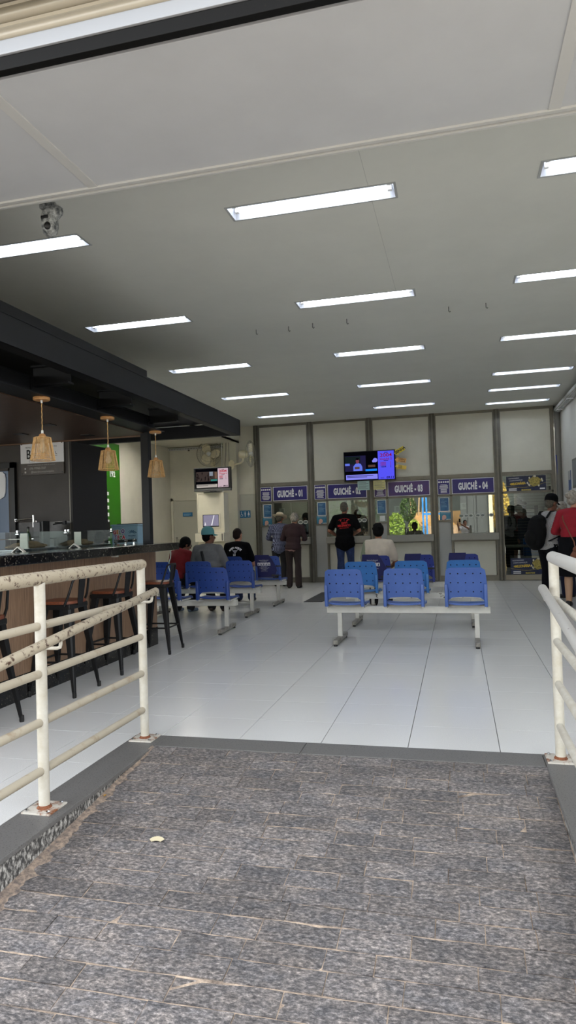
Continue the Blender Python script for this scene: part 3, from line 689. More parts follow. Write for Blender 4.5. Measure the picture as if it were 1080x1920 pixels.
# ------------------------------------------------------------------ screens
SCR_BLUE = emis('screen blue panel', (88, 86, 250), 0.95); SCR_BLK = emis('screen black', (8, 8, 14), 0.6)
SCR_RED = emis('screen red text', (150, 24, 60), 0.8); SCR_DK = emis('screen dark text', (24, 18, 70), 0.7); SCR_LB = emis('screen light bar', (140, 140, 250), 0.9)
SCR_SK = emis('screen skin', (150, 80, 100), 0.6); SCR_SH = emis('screen shirt', (110, 130, 250), 0.8); SCR_CY = emis('screen cyan', (30, 130, 240), 0.9)
SCR_G = emis('screen dim green', (30, 42, 44), 0.6); SCR_G2 = emis('screen dim violet', (44, 40, 84), 0.6); SCR_BR = emis('screen brown', (120, 90, 80), 0.5)
def screen_text(t, x0, x1, zt, zb, y, red, dark, panel):
    """call number panel of the queue screen, spanning x0..x1 and zb..zt"""
    w, h = x1-x0, zt-zb; cx = (x0+x1)/2
    MB().rect(x0, x1, zb, zt, y).build('number_panel', panel, t)
    k = MB(); put_text(k, '2004', cx, zt-h*0.155, y-0.001, h*0.17, sx=1.25, off=0.002); k.build('call_number', red, t)
    k = MB(); put_text(k, 'Guichê 2', cx, zt-h*0.285, y-0.001, h*0.105, sx=1.1, off=0.001); k.build('counter_name', red, t)
    for q in range(2):
        k = MB(); put_text(k, ['2003', '2002'][q], cx-w*0.18, zt-h*(0.42+0.07*q), y-0.001, h*0.085, sx=1.2, off=0.001); put_text(k, '2', cx+w*0.28, zt-h*(0.42+0.07*q), y-0.001, h*0.085); k.build('earlier_call', red, t)
    k = MB(); put_text(k, '1004', cx-w*0.18, zt-h*0.56, y-0.001, h*0.085, sx=1.2, off=0.001); put_text(k, '3', cx+w*0.28, zt-h*0.56, y-0.001, h*0.085)
    k.rect(cx-w*0.1, cx+w*0.12, zt-h*0.065, zt-h*0.045, y-0.001); k.rect(cx-w*0.14, cx+w*0.14, zt-h*0.355, zt-h*0.335, y-0.001)
    put_text(k, '09:11', cx+w*0.24, zb+h*0.055, y-0.001, h*0.10, sx=1.2, off=0.002); put_text(k, '2020', cx-w*0.26, zb+h*0.045, y-0.001, h*0.06, sx=1.1); k.build('dark_numbers', dark, t)
tv = thing('wall_screen', 'large black queue screen showing 2004 Guichê 2 above the teller windows', 'screen', (-1.52, 10.95, 2.585))
MB().box(-0.575, 0.575, -0.03, 0.03, -0.335, 0.335, 0.006).build('case', BLACKP, tv)
MB().rect(-0.56, 0.56, -0.315, 0.32, -0.031).build('screen', SCR_BLK, tv)
k = MB(); k.rect(-0.545, -0.08, -0.11, 0.235, -0.0315); k.build('film_still', SCR_G2, tv)
k = MB(); k.rect(-0.545, -0.20, 0.05, 0.225, -0.0318); k.build('still_green', SCR_G, tv)
k = MB(); k.plate([(-0.36, -0.10), (-0.36, 0.0), (-0.31, 0.06), (-0.25, 0.075), (-0.19, 0.05), (-0.16, -0.02), (-0.16, -0.10)], -0.0322); k.rect(-0.545, -0.44, 0.02, 0.07, -0.0322); k.build('still_shirt', SCR_SH, tv)
k = MB(); k.disc(-0.265, 0.115, 0.038, -0.0325, 14, 0.055); k.build('still_face', SCR_SK, tv)
k = MB(); k.disc(-0.265, 0.165, 0.04, -0.0328, 14, 0.022); k.build('still_hair', SCR_BLK, tv)
k = MB(); k.rect(-0.03, 0.13, -0.03, 0.02, -0.032); k.rect(-0.33, -0.22, -0.06, -0.01, -0.0326); k.build('still_objects', SCR_BR, tv)
k = MB(); k.disc(0.13, 0.12, 0.05, -0.032); k.disc(0.09, 0.10, 0.03, -0.0321); k.build('still_glow', SCR_LB, tv)
k = MB(); k.rect(-0.09, 0.165, -0.115, -0.07, -0.0322); k.build('cyan_caption', SCR_CY, tv)
k = MB(); k.rect(-0.53, 0.175, -0.295, -0.185, -0.032); k.build('news_strip', SCR_LB, tv)
k = MB()
for q in range(2): k.rect(-0.51, 0.08-q*0.14, -0.22-q*0.028, -0.208-q*0.028, -0.0325)
k.build('news_text', SCR_DK, tv)
screen_text(tv, 0.19, 0.545, 0.315, -0.31, -0.0316, SCR_RED, SCR_DK, SCR_BLUE)
MB().box(-0.15, 0.15, 0.03, 0.10, -0.15, 0.15).build('bracket', BLACK, tv)
ARY = mat('yellow card arrow', (226, 206, 60), 0.6); ARO = mat('orange card arrow', (226, 170, 100), 0.6); ARG = mat('golden card arrow', (222, 190, 84), 0.6)
def arrow(x, z, L, h, rot, M, label, txt, rows):
    t = thing('paper_arrow', label, 'paper arrow', (x, 10.90, z), 0, 'card arrows on the queue screen'); t.rotation_euler = (0, -rot, 0)
    hl = L*0.30
    MB().prism([(0, 0), (hl, h*0.85), (hl, h*0.5), (L, h*0.5), (L, -h*0.5), (hl, -h*0.5), (hl, -h*0.85)], -0.002, 0.002).build('card', M, t)
    k = MB()
    if txt: put_text(k, txt, hl+(L-hl)*0.42, 0, -0.003, h*0.80, sx=1.0, off=0.003)
    for q in range(rows):
        if rows == 2: put_text(k, ['CONFIRA O', 'Nº GUICHÊ'][q], hl+(L-hl)*0.45, h*0.22-q*h*0.45, -0.003, h*0.36, sx=0.8, off=0.001)
        else: k.rect(hl*0.9, L*0.62, h*0.22-q*h*0.26, h*0.26-q*h*0.26+0.006, -0.003)
    k.build('lettering', mat('black marker', (40, 36, 28), 0.7), t)
arrow(-0.965, 2.82, 0.25, 0.098, 0.50, ARY, 'yellow card arrow lettered SENHA at the top right of the queue screen', 'SENHA', 0)
arrow(-0.955, 2.695, 0.245, 0.095, -0.17, ARO, 'orange card arrow with two lines of text, middle of the three on the screen', None, 2)
arrow(-0.955, 2.545, 0.245, 0.085, -0.18, ARG, 'golden card arrow, lowest of the three on the queue screen', None, 3)
for x, M, lb in ((-1.665, mat('pale green paper', (168, 196, 190), 0.7), 'pale green notice taped under the queue screen'), (-1.315, mat('pale yellow paper', (206, 196, 134), 0.7), 'pale yellow notice taped under the queue screen')):
    t = thing('hanging_notice', lb, 'notice', (x, 10.91, 2.145), 0, 'notices hanging under the queue screen')
    MB().box(-0.132, 0.132, -0.001, 0.001, -0.095, 0.105).build('sheet', M, t)
    k = MB()
    for q in range(6): k.rect(-0.11, 0.11 if q % 2 else 0.06, 0.072-q*0.027, 0.080-q*0.027, -0.002)
    k.build('text_lines', mat('grey print', (110, 114, 112), 0.6), t)

# totem with the second screen
ENAMEL = mat('cream enamel', (230, 222, 200), 0.45, 0, 0.03, 4)
to = thing('ticket_totem', 'tall cream ticket totem with a small glowing screen', 'kiosk', (-4.79, 9.6, 0))
MB().box(-0.305, 0.305, 0.0, 0.30, 1.215, 2.07, 0.008).build('upper_case', ENAMEL, to)
f = MB(); 
for (a, bb, c, d) in ((-0.305, 0.305, 2.045, 2.07), (-0.305, 0.305, 1.215, 1.24), (-0.305, -0.283, 1.24, 2.045), (0.283, 0.305, 1.24, 2.045)): f.box(a, bb, -0.012, 0.0, c, d)
f.build('upper_frame', ENAMEL, to)
f = MB()
for (a, bb, c, d) in ((-0.21, 0.21, 1.60, 1.625), (-0.21, 0.21, 1.31, 1.335), (-0.21, -0.185, 1.335, 1.60), (0.185, 0.21, 1.335, 1.60)): f.box(a, bb, -0.016, 0.0, c, d)
f.build('screen_frame', ENAMEL, to)
MB().box(-0.185, 0.185, -0.006, 0.0, 1.335, 1.60).build('screen_surround', BLACKP, to)
MB().rect(-0.172, 0.172, 1.358, 1.590, -0.0065).build('screen', emis('pale violet screen', (178, 172, 198), 0.55), to)
k = MB(); k.plate([(0.0, 1.37), (0.03, 1.46), (0.06, 1.58), (0.085, 1.585), (0.05, 1.47), (0.03, 1.37)], -0.0067); k.plate([(-0.15, 1.37), (-0.13, 1.45), (-0.11, 1.37)], -0.0067); k.build('screen_figure', emis('bright screen', (250, 248, 252), 0.8), to)
MB().box(-0.335, 0.315, -0.10, 0.32, 1.02, 1.205, 0.01).build('printer_shelf', ENAMEL, to)
MB().box(0.27, 0.285, -0.103, -0.099, 1.04, 1.19).build('shelf_slot', BLACKP, to)
b = MB(); b.box(-0.30, 0.30, 0.0, 0.30, 0.12, 1.02, 0.006); b.box(-0.30, 0.31, -0.02, 0.30, 0.955, 1.0, 0.004); b.box(-0.30, 0.31, -0.02, 0.30, 0.88, 0.945, 0.004); b.build('lower_case', ENAMEL, to)
MB().box(-0.34, 0.34, -0.08, 0.36, 0.0, 0.12, 0.008).build('plinth', ENAMEL, to)
tv2 = thing('small_screen', 'smaller black flat screen standing on the cream totem', 'screen', (-4.745, 9.66, 2.07))
MB().box(-0.42, 0.42, -0.04, 0.04, 0.075, 0.545, 0.01).build('case', BLACKP, tv2)
MB().box(-0.42, 0.42, -0.048, 0.02, 0.035, 0.085, 0.006).build('speaker_bar', mat('grey plastic', (88, 88, 90), 0.35), tv2)
b = MB(); b.lathe([(0.21, 0.0), (0.21, 0.012), (0.16, 0.022)], (0, 0, 0), 24); b.box(-0.07, 0.07, -0.02, 0.02, 0.015, 0.05); b.build('stand', BLACKP, tv2)
MB().rect(-0.38, 0.38, 0.105, 0.52, -0.041).build('screen', SCR_BLK, tv2)
k = MB(); k.rect(-0.365, 0.115, 0.245, 0.455, -0.0415); k.build('film_still', emis('still base', (86, 74, 70), 0.5), tv2)
k = MB(); R = random.Random(9)
for q in range(26):
    x = R.uniform(-0.36, 0.09); z = R.uniform(0.25, 0.42); k.rect(x, x+R.uniform(0.01, 0.03), z, z+R.uniform(0.02, 0.05), -0.0418-q*1e-5)
k.build('still_crowd', emis('still crowd', (44, 36, 36), 0.5), tv2)
k = MB(); k.rect(-0.06, 0.02, 0.36, 0.452, -0.0423); k.build('still_sky', emis('still sky', (150, 160, 172), 0.7), tv2)
k = MB(); k.rect(-0.03, 0.114, 0.248, 0.285, -0.0424); k.build('still_teal', emis('still teal', (70, 160, 150), 0.6), tv2)
k = MB(); k.rect(0.06, 0.114, 0.30, 0.44, -0.0421); k.build('still_wall', emis('still tan', (150, 120, 100), 0.5), tv2)
k = MB(); k.rect(-0.36, 0.115, 0.115, 0.185, -0.0415); k.build('news_strip', emis('cream strip', (206, 198, 190), 0.7), tv2)
k = MB(); k.rect(-0.35, 0.07, 0.165, 0.173, -0.042); k.rect(-0.35, -0.1, 0.150, 0.157, -0.042); k.build('news_text', emis('dark strip text', (90, 80, 80), 0.6), tv2)
screen_text(tv2, 0.13, 0.365, 0.515, 0.11, -0.0416, emis('red call text', (196, 40, 66), 0.8), emis('dark call text', (40, 30, 50), 0.7), emis('pink panel', (214, 190, 200), 0.8))

# ------------------------------------------------------------------ wall fans, tray, small signs, security camera
CREAM = mat('yellowed cream plastic', (232, 222, 190), 0.45, 0, 0.06, 12)
WIRE = mat('grey cage wire', (150, 146, 132), 0.45, 0.2)
def wall_fan(loc, facing, label):
    """fan built facing -y about its hub; facing turns it about z; the wall plate is added afterwards"""
    t = thing('wall_fan', label, 'fan', loc, facing, 'wall fans')
    k = MB(); k.lathe([(0.055, 0.06), (0.085, 0.10), (0.095, 0.18), (0.085, 0.25), (0.05, 0.28)], (0, 0, 0), 18, 'y'); k.build('motor', CREAM, t, True)
    k = MB(); k.lathe([(0.01, -0.055), (0.05, -0.045), (0.052, 0.02), (0.03, 0.05)], (0, 0, 0), 18, 'y'); k.build('hub', WHITE, t, True)
    for q in range(3):
        a = PI*0.62+2*PI*q/3; vs = []; 
        for i in range(7):
            r = 0.045+0.20*i/6; wd = 0.045+0.075*math.sin(PI*min(1, i/6*0.8+0.1))
            for j in range(5):
                u = (j/4-0.5); vs.append((r, 0.035*u*2+0.0, wd*2*u*(0.9)+0.03*i/6))
        ca, sa = math.cos(a), math.sin(a)
        V = [(x*ca-z*sa, y, x*sa+z*ca) for x, y, z in vs]
        V2 = [(x, y+0.006, z) for x, y, z in V]; n = len(V)
        fs = [(i*5+j, i*5+j+1, (i+1)*5+j+1, (i+1)*5+j) for i in range(6) for j in range(4)]
        mb = MB(); mb.add(V+V2, fs+[tuple(n+v for v in f[::-1]) for f in fs])
        for seq in ([i*5 for i in range(7)], [i*5+4 for i in range(7)], [j for j in range(5)], [30+j for j in range(5)]):
            for q2 in range(len(seq)-1): mb.add([V[seq[q2]], V[seq[q2+1]], V2[seq[q2+1]], V2[seq[q2]]], [(0,1,2,3)])
        mb.build('blade', CREAM, t, 'all')
    k = MB()
    for (r, y) in ((0.30, 0.0), (0.298, 0.02), (0.19, -0.075), (0.07, -0.10), (0.19, 0.09)): k.tube([(r*math.cos(2*PI*i/28), y, r*math.sin(2*PI*i/28)) for i in range(28)], 0.0035 if r < 0.28 else 0.005, 5, closed=True)
    for i in range(32):
        a = 2*PI*i/32; c, s_ = math.cos(a), math.sin(a)
        k.tube([(0.06*c, -0.10, 0.06*s_), (0.19*c, -0.078, 0.19*s_), (0.28*c, -0.035, 0.28*s_), (0.30*c, 0.0, 0.30*s_), (0.27*c, 0.05, 0.27*s_), (0.17*c, 0.095, 0.17*s_)], 0.0013, 4, False)
    k.build('cage', WIRE, t, True)
    return t
f1 = wall_fan((-5.28, 10.9, 3.06), 0.12, 'cream wall fan facing the hall above the smaller screen')
k = MB(); k.tube([(0, 0.2, -0.09), (0, 0.26, -0.16), (0, 0.37, -0.16)], 0.022, 10); k.build('arm', CREAM, f1, True)
k = MB(); k.box(-0.06, 0.06, 0.34, 0.372, -0.28, -0.06, 0.01); k.build('wall_plate', CREAM, f1)
f2 = wall_fan((-4.17, 10.62, 2.97), math.radians(98), 'cream wall fan turned side on, mounted on the white pillar')
k = MB(); k.tube([(0.0, 0.18, -0.08), (0.0, 0.19, -0.16), (0.02, 0.24, -0.20), (0.16, 0.38, -0.21), (0.24, 0.44, -0.21)], 0.020, 10); k.build('arm', CREAM, f2, True)
k = MB(); k.lathe([(0.02, 0.0), (0.055, -0.02), (0.07, -0.05), (0.07, -0.056)], (0,0,0), 16, 'x'); 
kk = k.build('wall_plate', CREAM, f2, True); kk.location = (0.262, 0.50, -0.21); kk.rotation_euler = (0, 0, math.radians(10)); kk.scale = (1, 1, 1.6)
t = thing('cable_tray', 'white perforated cable tray along the recess wall', 'cable tray', (-5.7, 11.23, 3.25))
MB().box(-0.75, 0.75, -0.03, 0.04, -0.028, 0.028, 0.003).build('channel', TRIMW, t)
k = MB()
for q in range(36): k.box(-0.72+q*0.041, -0.72+q*0.041+0.022, -0.0315, -0.029, -0.010, 0.010)
k.build('slots', mat('slot shadow grey', (92, 90, 84), 0.8), t); MB().box(-0.23, -0.19, -0.05, -0.03, -0.065, -0.028, 0.003).build('clip', ALU_D, t)
t = thing('cable_conduit', 'white cable conduit bundle fixed high along the right wall', 'conduit', (2.42, 8.5, 3.56))
for q in range(4): MB().box(-0.055+q*0.028, -0.031+q*0.028, -5.5, 2.50, -0.02-q*0.012, 0.03, 0.003).build('conduit', TRIMW, t)
for q in range(6): MB().box(-0.07, 0.06, 2.0-q*1.25, 2.04-q*1.25, -0.075, -0.055).build('bracket', TRIMW, t)
o = MB().tube([(0,0,0.0), (0.015,0,-0.15), (0.02,0,-0.40), (0.035,0,-0.75)], 0.012, 8).build('blue_cable', mat('blue cable', (30, 50, 140), 0.5), None, True, (2.38, 11.03, 2.62)); tag(o, 'dark blue cable hanging beside the grey downpipe', 'cable')
o = MB(); o.tube([(-4.98, 10.93, 3.4), (-4.985, 10.93, 2.6), (-4.98, 10.93, 2.0)], 0.012, 6); tag(o.build('wall_pipe', TRIMW, None, True), 'thin white wire pipe running down the pillar beside the fan', 'pipe')
o = MB(); o.tube([(-4.86, 10.93, 3.4), (-4.875, 10.92, 3.0), (-4.90, 10.92, 2.8), (-4.89, 10.92, 2.55)], 0.006, 6); tag(o.build('black_wire', BLACKP, None, True), 'loose black wire hanging down the white pillar', 'cable')
o = MB(); o.tube([(-4.80, 10.93, 3.4), (-4.80, 10.93, 2.9), (-4.79, 10.93, 2.80)], 0.007, 6); tag(o.build('fan_wire', mat('grey wire', (120, 118, 110), 0.6), None, True), 'grey wire running down to the side-on fan', 'cable')
t = thing('door_plate', 'small blue plate on the white recess door', 'sign', (-6.005, 11.245, 1.66))
MB().box(-0.125, 0.125, -0.004, 0.004, -0.05, 0.05).build('plate', mat('blue plate', (42, 116, 164), 0.4), t)
k = MB(); k.rect(-0.10, 0.09, 0.0, 0.012, -0.005); k.rect(-0.10, 0.05, -0.025, -0.015, -0.005); k.build('lettering', mat('pale blue print', (150, 190, 215), 0.5), t)
t = thing('toilet_sign', 'blue toilet sign with wheelchair, man and woman icons', 'sign', (-4.495, 11.095, 1.615))
for q in range(3): MB().box(-0.128+q*0.087, -0.046+q*0.087, -0.004, 0.003, -0.085, 0.085).build('plate', mat('blue plate', (42, 116, 164), 0.4), t)
k = MB()
for q in (1, 2):
    x = -0.087+q*0.087; k.disc(x, 0.052, 0.011, -0.005, 12)
    if q == 1: k.rect(x-0.016, x+0.016, -0.012, 0.038, -0.005); k.rect(x-0.012, x-0.002, -0.06, -0.012, -0.005); k.rect(x+0.002, x+0.012, -0.06, -0.012, -0.005)
    else: k.plate([(x-0.012, 0.038), (x+0.012, 0.038), (x+0.026, -0.022), (x-0.026, -0.022)], -0.005); k.rect(x-0.010, x-0.002, -0.06, -0.022, -0.005); k.rect(x+0.002, x+0.010, -0.06, -0.022, -0.005)
x = -0.087; k.disc(x-0.006, 0.052, 0.010, -0.005, 12); k.plate([(x-0.012, 0.04), (x-0.002, 0.04), (x+0.002, 0.0), (x+0.022, 0.0), (x+0.03, -0.045), (x+0.02, -0.045), (x+0.014, -0.012), (x-0.010, -0.012)], -0.005)
for q in range(14):
    a0, a1 = PI*0.75+q*0.30, PI*0.75+(q+1)*0.30
    k.plate([(x-0.004+0.030*math.cos(a0), -0.028+0.030*math.sin(a0)), (x-0.004+0.030*math.cos(a1), -0.028+0.030*math.sin(a1)), (x-0.004+0.023*math.cos(a1), -0.028+0.023*math.sin(a1)), (x-0.004+0.023*math.cos(a0), -0.028+0.023*math.sin(a0))], -0.005)
k.build('icons', WPRINT, t)
# boards on the right wall
t = thing('wall_poster', 'small dark blue poster on the right wall nearest the corner', 'poster', (2.495, 10.15, 1.86)); MB().box(-0.006, 0.004, -0.14, 0.14, -0.32, 0.36).build('sheet', mat('dark blue board', (34, 62, 128), 0.4, 0, 0, 5, col2=(90, 120, 170)), t)
MB().box(-0.009, -0.006, -0.14, 0.14, 0.18, 0.36).build('grey_top', PANEL_G, t)
t = thing('wall_board', 'tall grey framed notice board on the right wall', 'board', (2.49, 9.25, 1.95)); MB().box(-0.02, 0.008, -0.42, 0.42, -0.75, 0.45, 0.006).build('frame', ALU_D, t); MB().box(-0.023, -0.02, -0.38, 0.38, -0.05, 0.41).build('poster', mat('grey poster', (120, 124, 128), 0.5), t)
MB().box(-0.024, -0.02, -0.38, 0.05, -0.70, -0.10).build('poster', TEALPOST, t); MB().box(-0.024, -0.02, 0.08, 0.38, -0.70, -0.10).build('poster', PAPER, t)
# camera under the soffit edge
DUSTY = mat('dusty grey casing', (58, 62, 64), 0.7, 0, 0, 26, col2=(168, 170, 168), ramp=(0.38, 0.62), detail=6)
t = thing('security_camera', 'dusty grey dome security camera hanging under the soffit edge', 'security camera', (-2.13, -0.22, 3.40))
k = MB(); k.box(-0.055, 0.055, -0.04, 0.06, -0.03, 0.0, 0.006); k.build('mount', DUSTY, t)
k = MB(); k.ell((0.015, 0.0, -0.055), (0.062, 0.05, 0.042)); k.ell((0.045, -0.005, -0.05), (0.045, 0.042, 0.035)); k.build('head', DUSTY, t, True)
k = MB(); k.lathe([(0.047, -0.045), (0.053, -0.10), (0.052, -0.145), (0.044, -0.178), (0.028, -0.197), (0.006, -0.203)], (-0.005, 0, 0), 20); k.build('dome', DUSTY, t, True)
k = MB(); k.box(-0.035, 0.015, -0.056, -0.046, -0.105, -0.085, 0.003); k.ell((0.005, -0.044, -0.15), (0.022, 0.016, 0.026)); k.build('lens', BLACKP, t, True)

# ------------------------------------------------------------------ benches
BLUE_A = mat('royal blue plastic', (64, 92, 156), 0.42, 0, 0.08, 5); BLUE_B = mat('azure blue plastic', (46, 104, 168), 0.42, 0, 0.08, 5); BLUE_C = mat('deep blue plastic', (40, 68, 140), 0.42, 0, 0.08, 5); BLUE_D = mat('dark blue plastic', (34, 48, 122), 0.42, 0, 0.08, 5)
STEELP = mat('light grey painted steel', (196, 194, 186), 0.4, 0, 0.05, 10); FOOTM = mat('scuffed grey foot', (150, 147, 138), 0.55, 0, 0, 25, col2=(110, 105, 98))
HOLE = mat('hole shadow', (10, 12, 26), 0.9)
def back_surf():
    nu, nv = 13, 8; F = []; 
    for j in range(nv):
        v = j/(nv-1)
        for i in range(nu):
            u = -1+2*i/(nu-1); au = abs(u)
            zb = 0.515-0.045*(1-math.cos(min(1, au)*PI/2))*0.0
            side = max(0.0, (au-0.80)/0.20)
            zbot = 0.500 + 0.022*(1-au**2) - 0.095*min(1, side*1.4)
            ztop = 0.826 - 0.004*au**2 - (0.022 if au > 0.99 else 0)
            z = zbot+(ztop-zbot)*v
            hw = 0.212 - 0.022*max(0, (z-0.62)/0.21)**1.5
            y = -0.205 - 0.030*(1-au**2) - 0.085*max(0, (z-0.45)/0.38)**1.2
            F.append(Vector((u*hw, y, z)))
    return F, nu, nv
def bench_proto():
    F, nu, nv = back_surf(); mb = MB(); th = 0.016
    n = len(F); B = [p+Vector((0, th, 0.0)) for p in F]
    fs = [(j*nu+i, j*nu+i+1, (j+1)*nu+i+1, (j+1)*nu+i) for j in range(nv-1) for i in range(nu-1)]
    mb.add(F+B, fs+[tuple(n+v for v in f[::-1]) for f in fs])
    seqs = [[i for i in range(nu)], [(nv-1)*nu+i for i in range(nu)], [j*nu for j in range(nv)], [j*nu+nu-1 for j in range(nv)]]
    for sq in seqs:
        for a, c in zip(sq, sq[1:]): mb.add([F[a], F[c], B[c], B[a]], [(0,1,2,3)])
    # thick side sleeves that take the metal arms
    for s_ in (-1, 1): mb.box(s_*0.196-0.017, s_*0.196+0.017, -0.262, -0.195, 0.42, 0.655, 0.008)
    hol = MB()
    for r_, z in enumerate((0.575, 0.67, 0.765)):
        for c in range(5):
            x = (c-2)*0.075; hw = 0.2; u = x/0.212
            y = -0.205-0.030*(1-u*u)-0.085*max(0, (z-0.45)/0.38)**1.2
            zz = z+(0.012 if c == 2 and r_ == 0 else 0)
            hol.disc(x, zz, 0.0075, y-0.0025, 8); hol.disc(x, zz, 0.0075, y+th+0.0025, 8)
    seat = MB(); NX, NY = 11, 9; T = []
    for j in range(NY):
        v = j/(NY-1); y = -0.19+0.43*v
        for i in range(NX):
            u = -1+2*i/(NX-1); hw = 0.212-0.012*(1 if v > 0.9 else 0)-0.01*(v < 0.05)
            z = 0.430+0.018*abs(u)**2.2*(1-0.3*v) - 0.030*max(0, v-0.8)/0.2 + 0.016*max(0, 0.2-v)/0.2
            T.append(Vector((u*hw, y, z)))
    n = len(T); Bt = [p-Vector((0, 0, 0.018)) for p in T]
    fs = [(j*NX+i, j*NX+i+1, (j+1)*NX+i+1, (j+1)*NX+i) for j in range(NY-1) for i in range(NX-1)]
    seat.add(T+Bt, fs+[tuple(n+v for v in f[::-1]) for f in fs])
    for sq in ([i for i in range(NX)], [(NY-1)*NX+i for i in range(NX)], [j*NX for j in range(NY)], [j*NX+NX-1 for j in range(NY)]):
        for a, c in zip(sq, sq[1:]): seat.add([T[a], T[c], Bt[c], Bt[a]], [(0,1,2,3)])
    arm = MB()
    for s_ in (-1, 1):
        arm.tube([(s_*0.19, 0.16, 0.405), (s_*0.195, -0.16, 0.405), (s_*0.196, -0.21, 0.412), (s_*0.196, -0.226, 0.45), (s_*0.196, -0.235, 0.56)], 0.013, 8)
    arm.box(-0.20, 0.20, -0.04, 0.04, 0.395, 0.408)
    return mb.mesh('backrest', BLUE_A, 'all'), hol.mesh('holes', HOLE), seat.mesh('seat', BLUE_A, 'all'), arm.mesh('seat_frame', STEELP, True)
BK, HL, ST, AR = bench_proto()
def recolour(me, M): c = me.copy(); c.materials[0] = M; return c
def bench(loc, rz, label, M, scuff=False, seats=(-0.635, 0.0, 0.635)):
    t = thing('waiting_bench', label, 'bench', loc, rz, 'blue waiting benches')
    MB().box(-0.875, 0.875, -0.04, 0.04, 0.325, 0.395, 0.004).build('beam', mat('scuffed beam paint', (196, 194, 186), 0.4, 0, 0, 14, col2=(60, 56, 52), ramp=(0.60, 0.66), detail=6) if scuff else STEELP, t)
    for x in (-0.735, 0.735):
        MB().box(x-0.024, x+0.024, -0.024, 0.024, 0.06, 0.33, 0.003).build('leg', STEELP, t)
        ft = MB().box(x-0.026, x+0.026, -0.31, 0.31, 0.02, 0.065, 0.006).build('foot_bar', FOOTM, t)
        for y in (-0.29, 0.29): MB().lathe([(0.02, 0.0), (0.022, 0.008), (0.016, 0.022)], (x, y, 0), 12).build('glide', BLACKP, ft)
    b_, s_ = recolour(BK, M), recolour(ST, M)
    for x in seats:
        link('seat', s_, t, (x, 0, 0)); k = link('backrest', b_, t, (x, 0, 0)); link('bolt_holes', HL, k, (0, 0, 0)); link('seat_frame', AR, t, (x, 0, 0))
    return t
bench((-0.245, 3.42, 0), -0.02, 'royal blue three-seat bench, nearest on the right of the hall', BLUE_A)
bench((-0.255, 4.82, 0), -0.01, 'azure blue three-seat bench directly behind the nearest right bench', BLUE_B, True)
bench((-0.235, 6.36, 0), 0.0, 'dark blue three-seat bench, third on the right, with navy covers', BLUE_D)
bench((-3.275, 4.06, 0), 0.03, 'deep blue three-seat bench, nearest on the left beyond the bar stools', BLUE_C)
bench((-3.41, 5.60, 0), 0.0, 'deep blue three-seat bench, second on the left', BLUE_C)
bench((-3.355, 6.92, 0), 0.0, 'deep blue three-seat bench, third on the left', BLUE_C)
COVER = mat('navy fabric cover', (26, 28, 84), 0.6, 0, 0.1, 10)
def seat_cover(bx_, by, x, label, full, text):
    t = thing('seat_cover', label, 'seat cover', (bx_+x, by, 0), 0, 'navy covers on the seat backs')
    hw = 0.218; z0, z1 = (0.47, 0.842) if full else (0.60, 0.842)
    nu, nv = 10, 7; vs = []
    x0, x1 = -hw, (0.10 if full else 0.03)
    for j in range(nv):
        v = j/(nv-1); z = z0+(z1-z0)*v
        for i in range(nu):
            xe = x1 - (0.07*(max(0, v-0.65)/0.35)**2) + (0.05*math.sin(PI*min(1, v/0.7)) if full else 0)
            if not full: xe = x1-0.05*(1-v)
            xs0 = x0+0.015*(max(0, v-0.6)/0.4)**2 + (0.04*(1-v)**3 if full else 0)
            xx = xs0+(xe-xs0)*i/(nu-1); u = min(1, abs(xx)/0.212)
            y = -0.205-0.030*(1-u*u)-0.085*max(0, (z-0.45)/0.38)**1.2 - 0.008
            vs.append((xx, y, z))
    fs = [(j*nu+i, j*nu+i+1, (j+1)*nu+i+1, (j+1)*nu+i) for j in range(nv-1) for i in range(nu-1)]
    mb = MB(); B = [(a, b_+0.034, c) for a, b_, c in vs]; n = len(vs); mb.add(vs+B, fs+[tuple(n+q for q in f[::-1]) for f in fs])
    for sq in ([i for i in range(nu)], [(nv-1)*nu+i for i in range(nu)], [j*nu for j in range(nv)], [j*nu+nu-1 for j in range(nv)]):
        for a, c in zip(sq, sq[1:]): mb.add([vs[a], vs[c], B[c], B[a]], [(0,1,2,3)])
    mb.build('fabric', COVER, t, 'all')
    k = MB()
    for z in ((0.655, 0.505) if full else (0.62,)): k.box(0.06, 0.218, -0.262, -0.250, z-0.012, z+0.012)
    k.build('strap', BLACKP, t)
    if text:
        k = MB(); yf = -0.325; cx = -0.055
        put_text(k, 'Assento Preferencial', cx, 0.755, 0, 0.022, sx=0.9); put_text(k, 'é reservado para:', cx, 0.733, 0, 0.018, sx=0.9)
        for q in range(5): k.rect(cx-0.112+q*0.045, cx-0.072+q*0.045, 0.665, 0.717, 0)
        for q in range(5): put_text(k, ['gestantes, idosos e', 'pessoas com criança de colo,', 'deficientes e obesos', 'lei federal'][q % 4], cx, 0.648-q*0.017, 0, 0.015, sx=1.0)
        def sy(x, z): u = min(1, abs(x)/0.212); return -0.205-0.030*(1-u*u)-0.085*max(0, (z-0.45)/0.38)**1.2-0.0105
        k.v = [(x, sy(x, z), z) for x, y, z in k.v]; k.flat = True
        k.build('printed_notice', WPRINT, t)
        k = MB()
        for q in range(5):
            x = cx-0.092+q*0.045; k.disc(x, 0.705, 0.006, 0, 8); k.plate([(x-0.010, 0.672), (x+0.010, 0.672), (x+0.006, 0.697), (x-0.006, 0.697)], 0)
        k.v = [(x, sy(x, z)-0.001, z) for x, y, z in k.v]; k.build('icons', COVER, t)
    return t
seat_cover(-3.355, 6.92, 0.635, 'navy cover with white priority print on the third left bench', True, True)
seat_cover(-0.235, 6.36, -0.635, 'navy cover with priority print behind the man in the pale shirt', True, True)
seat_cover(-0.235, 6.36, 0.0, 'navy cover on the middle seat of the third right bench', False, False)
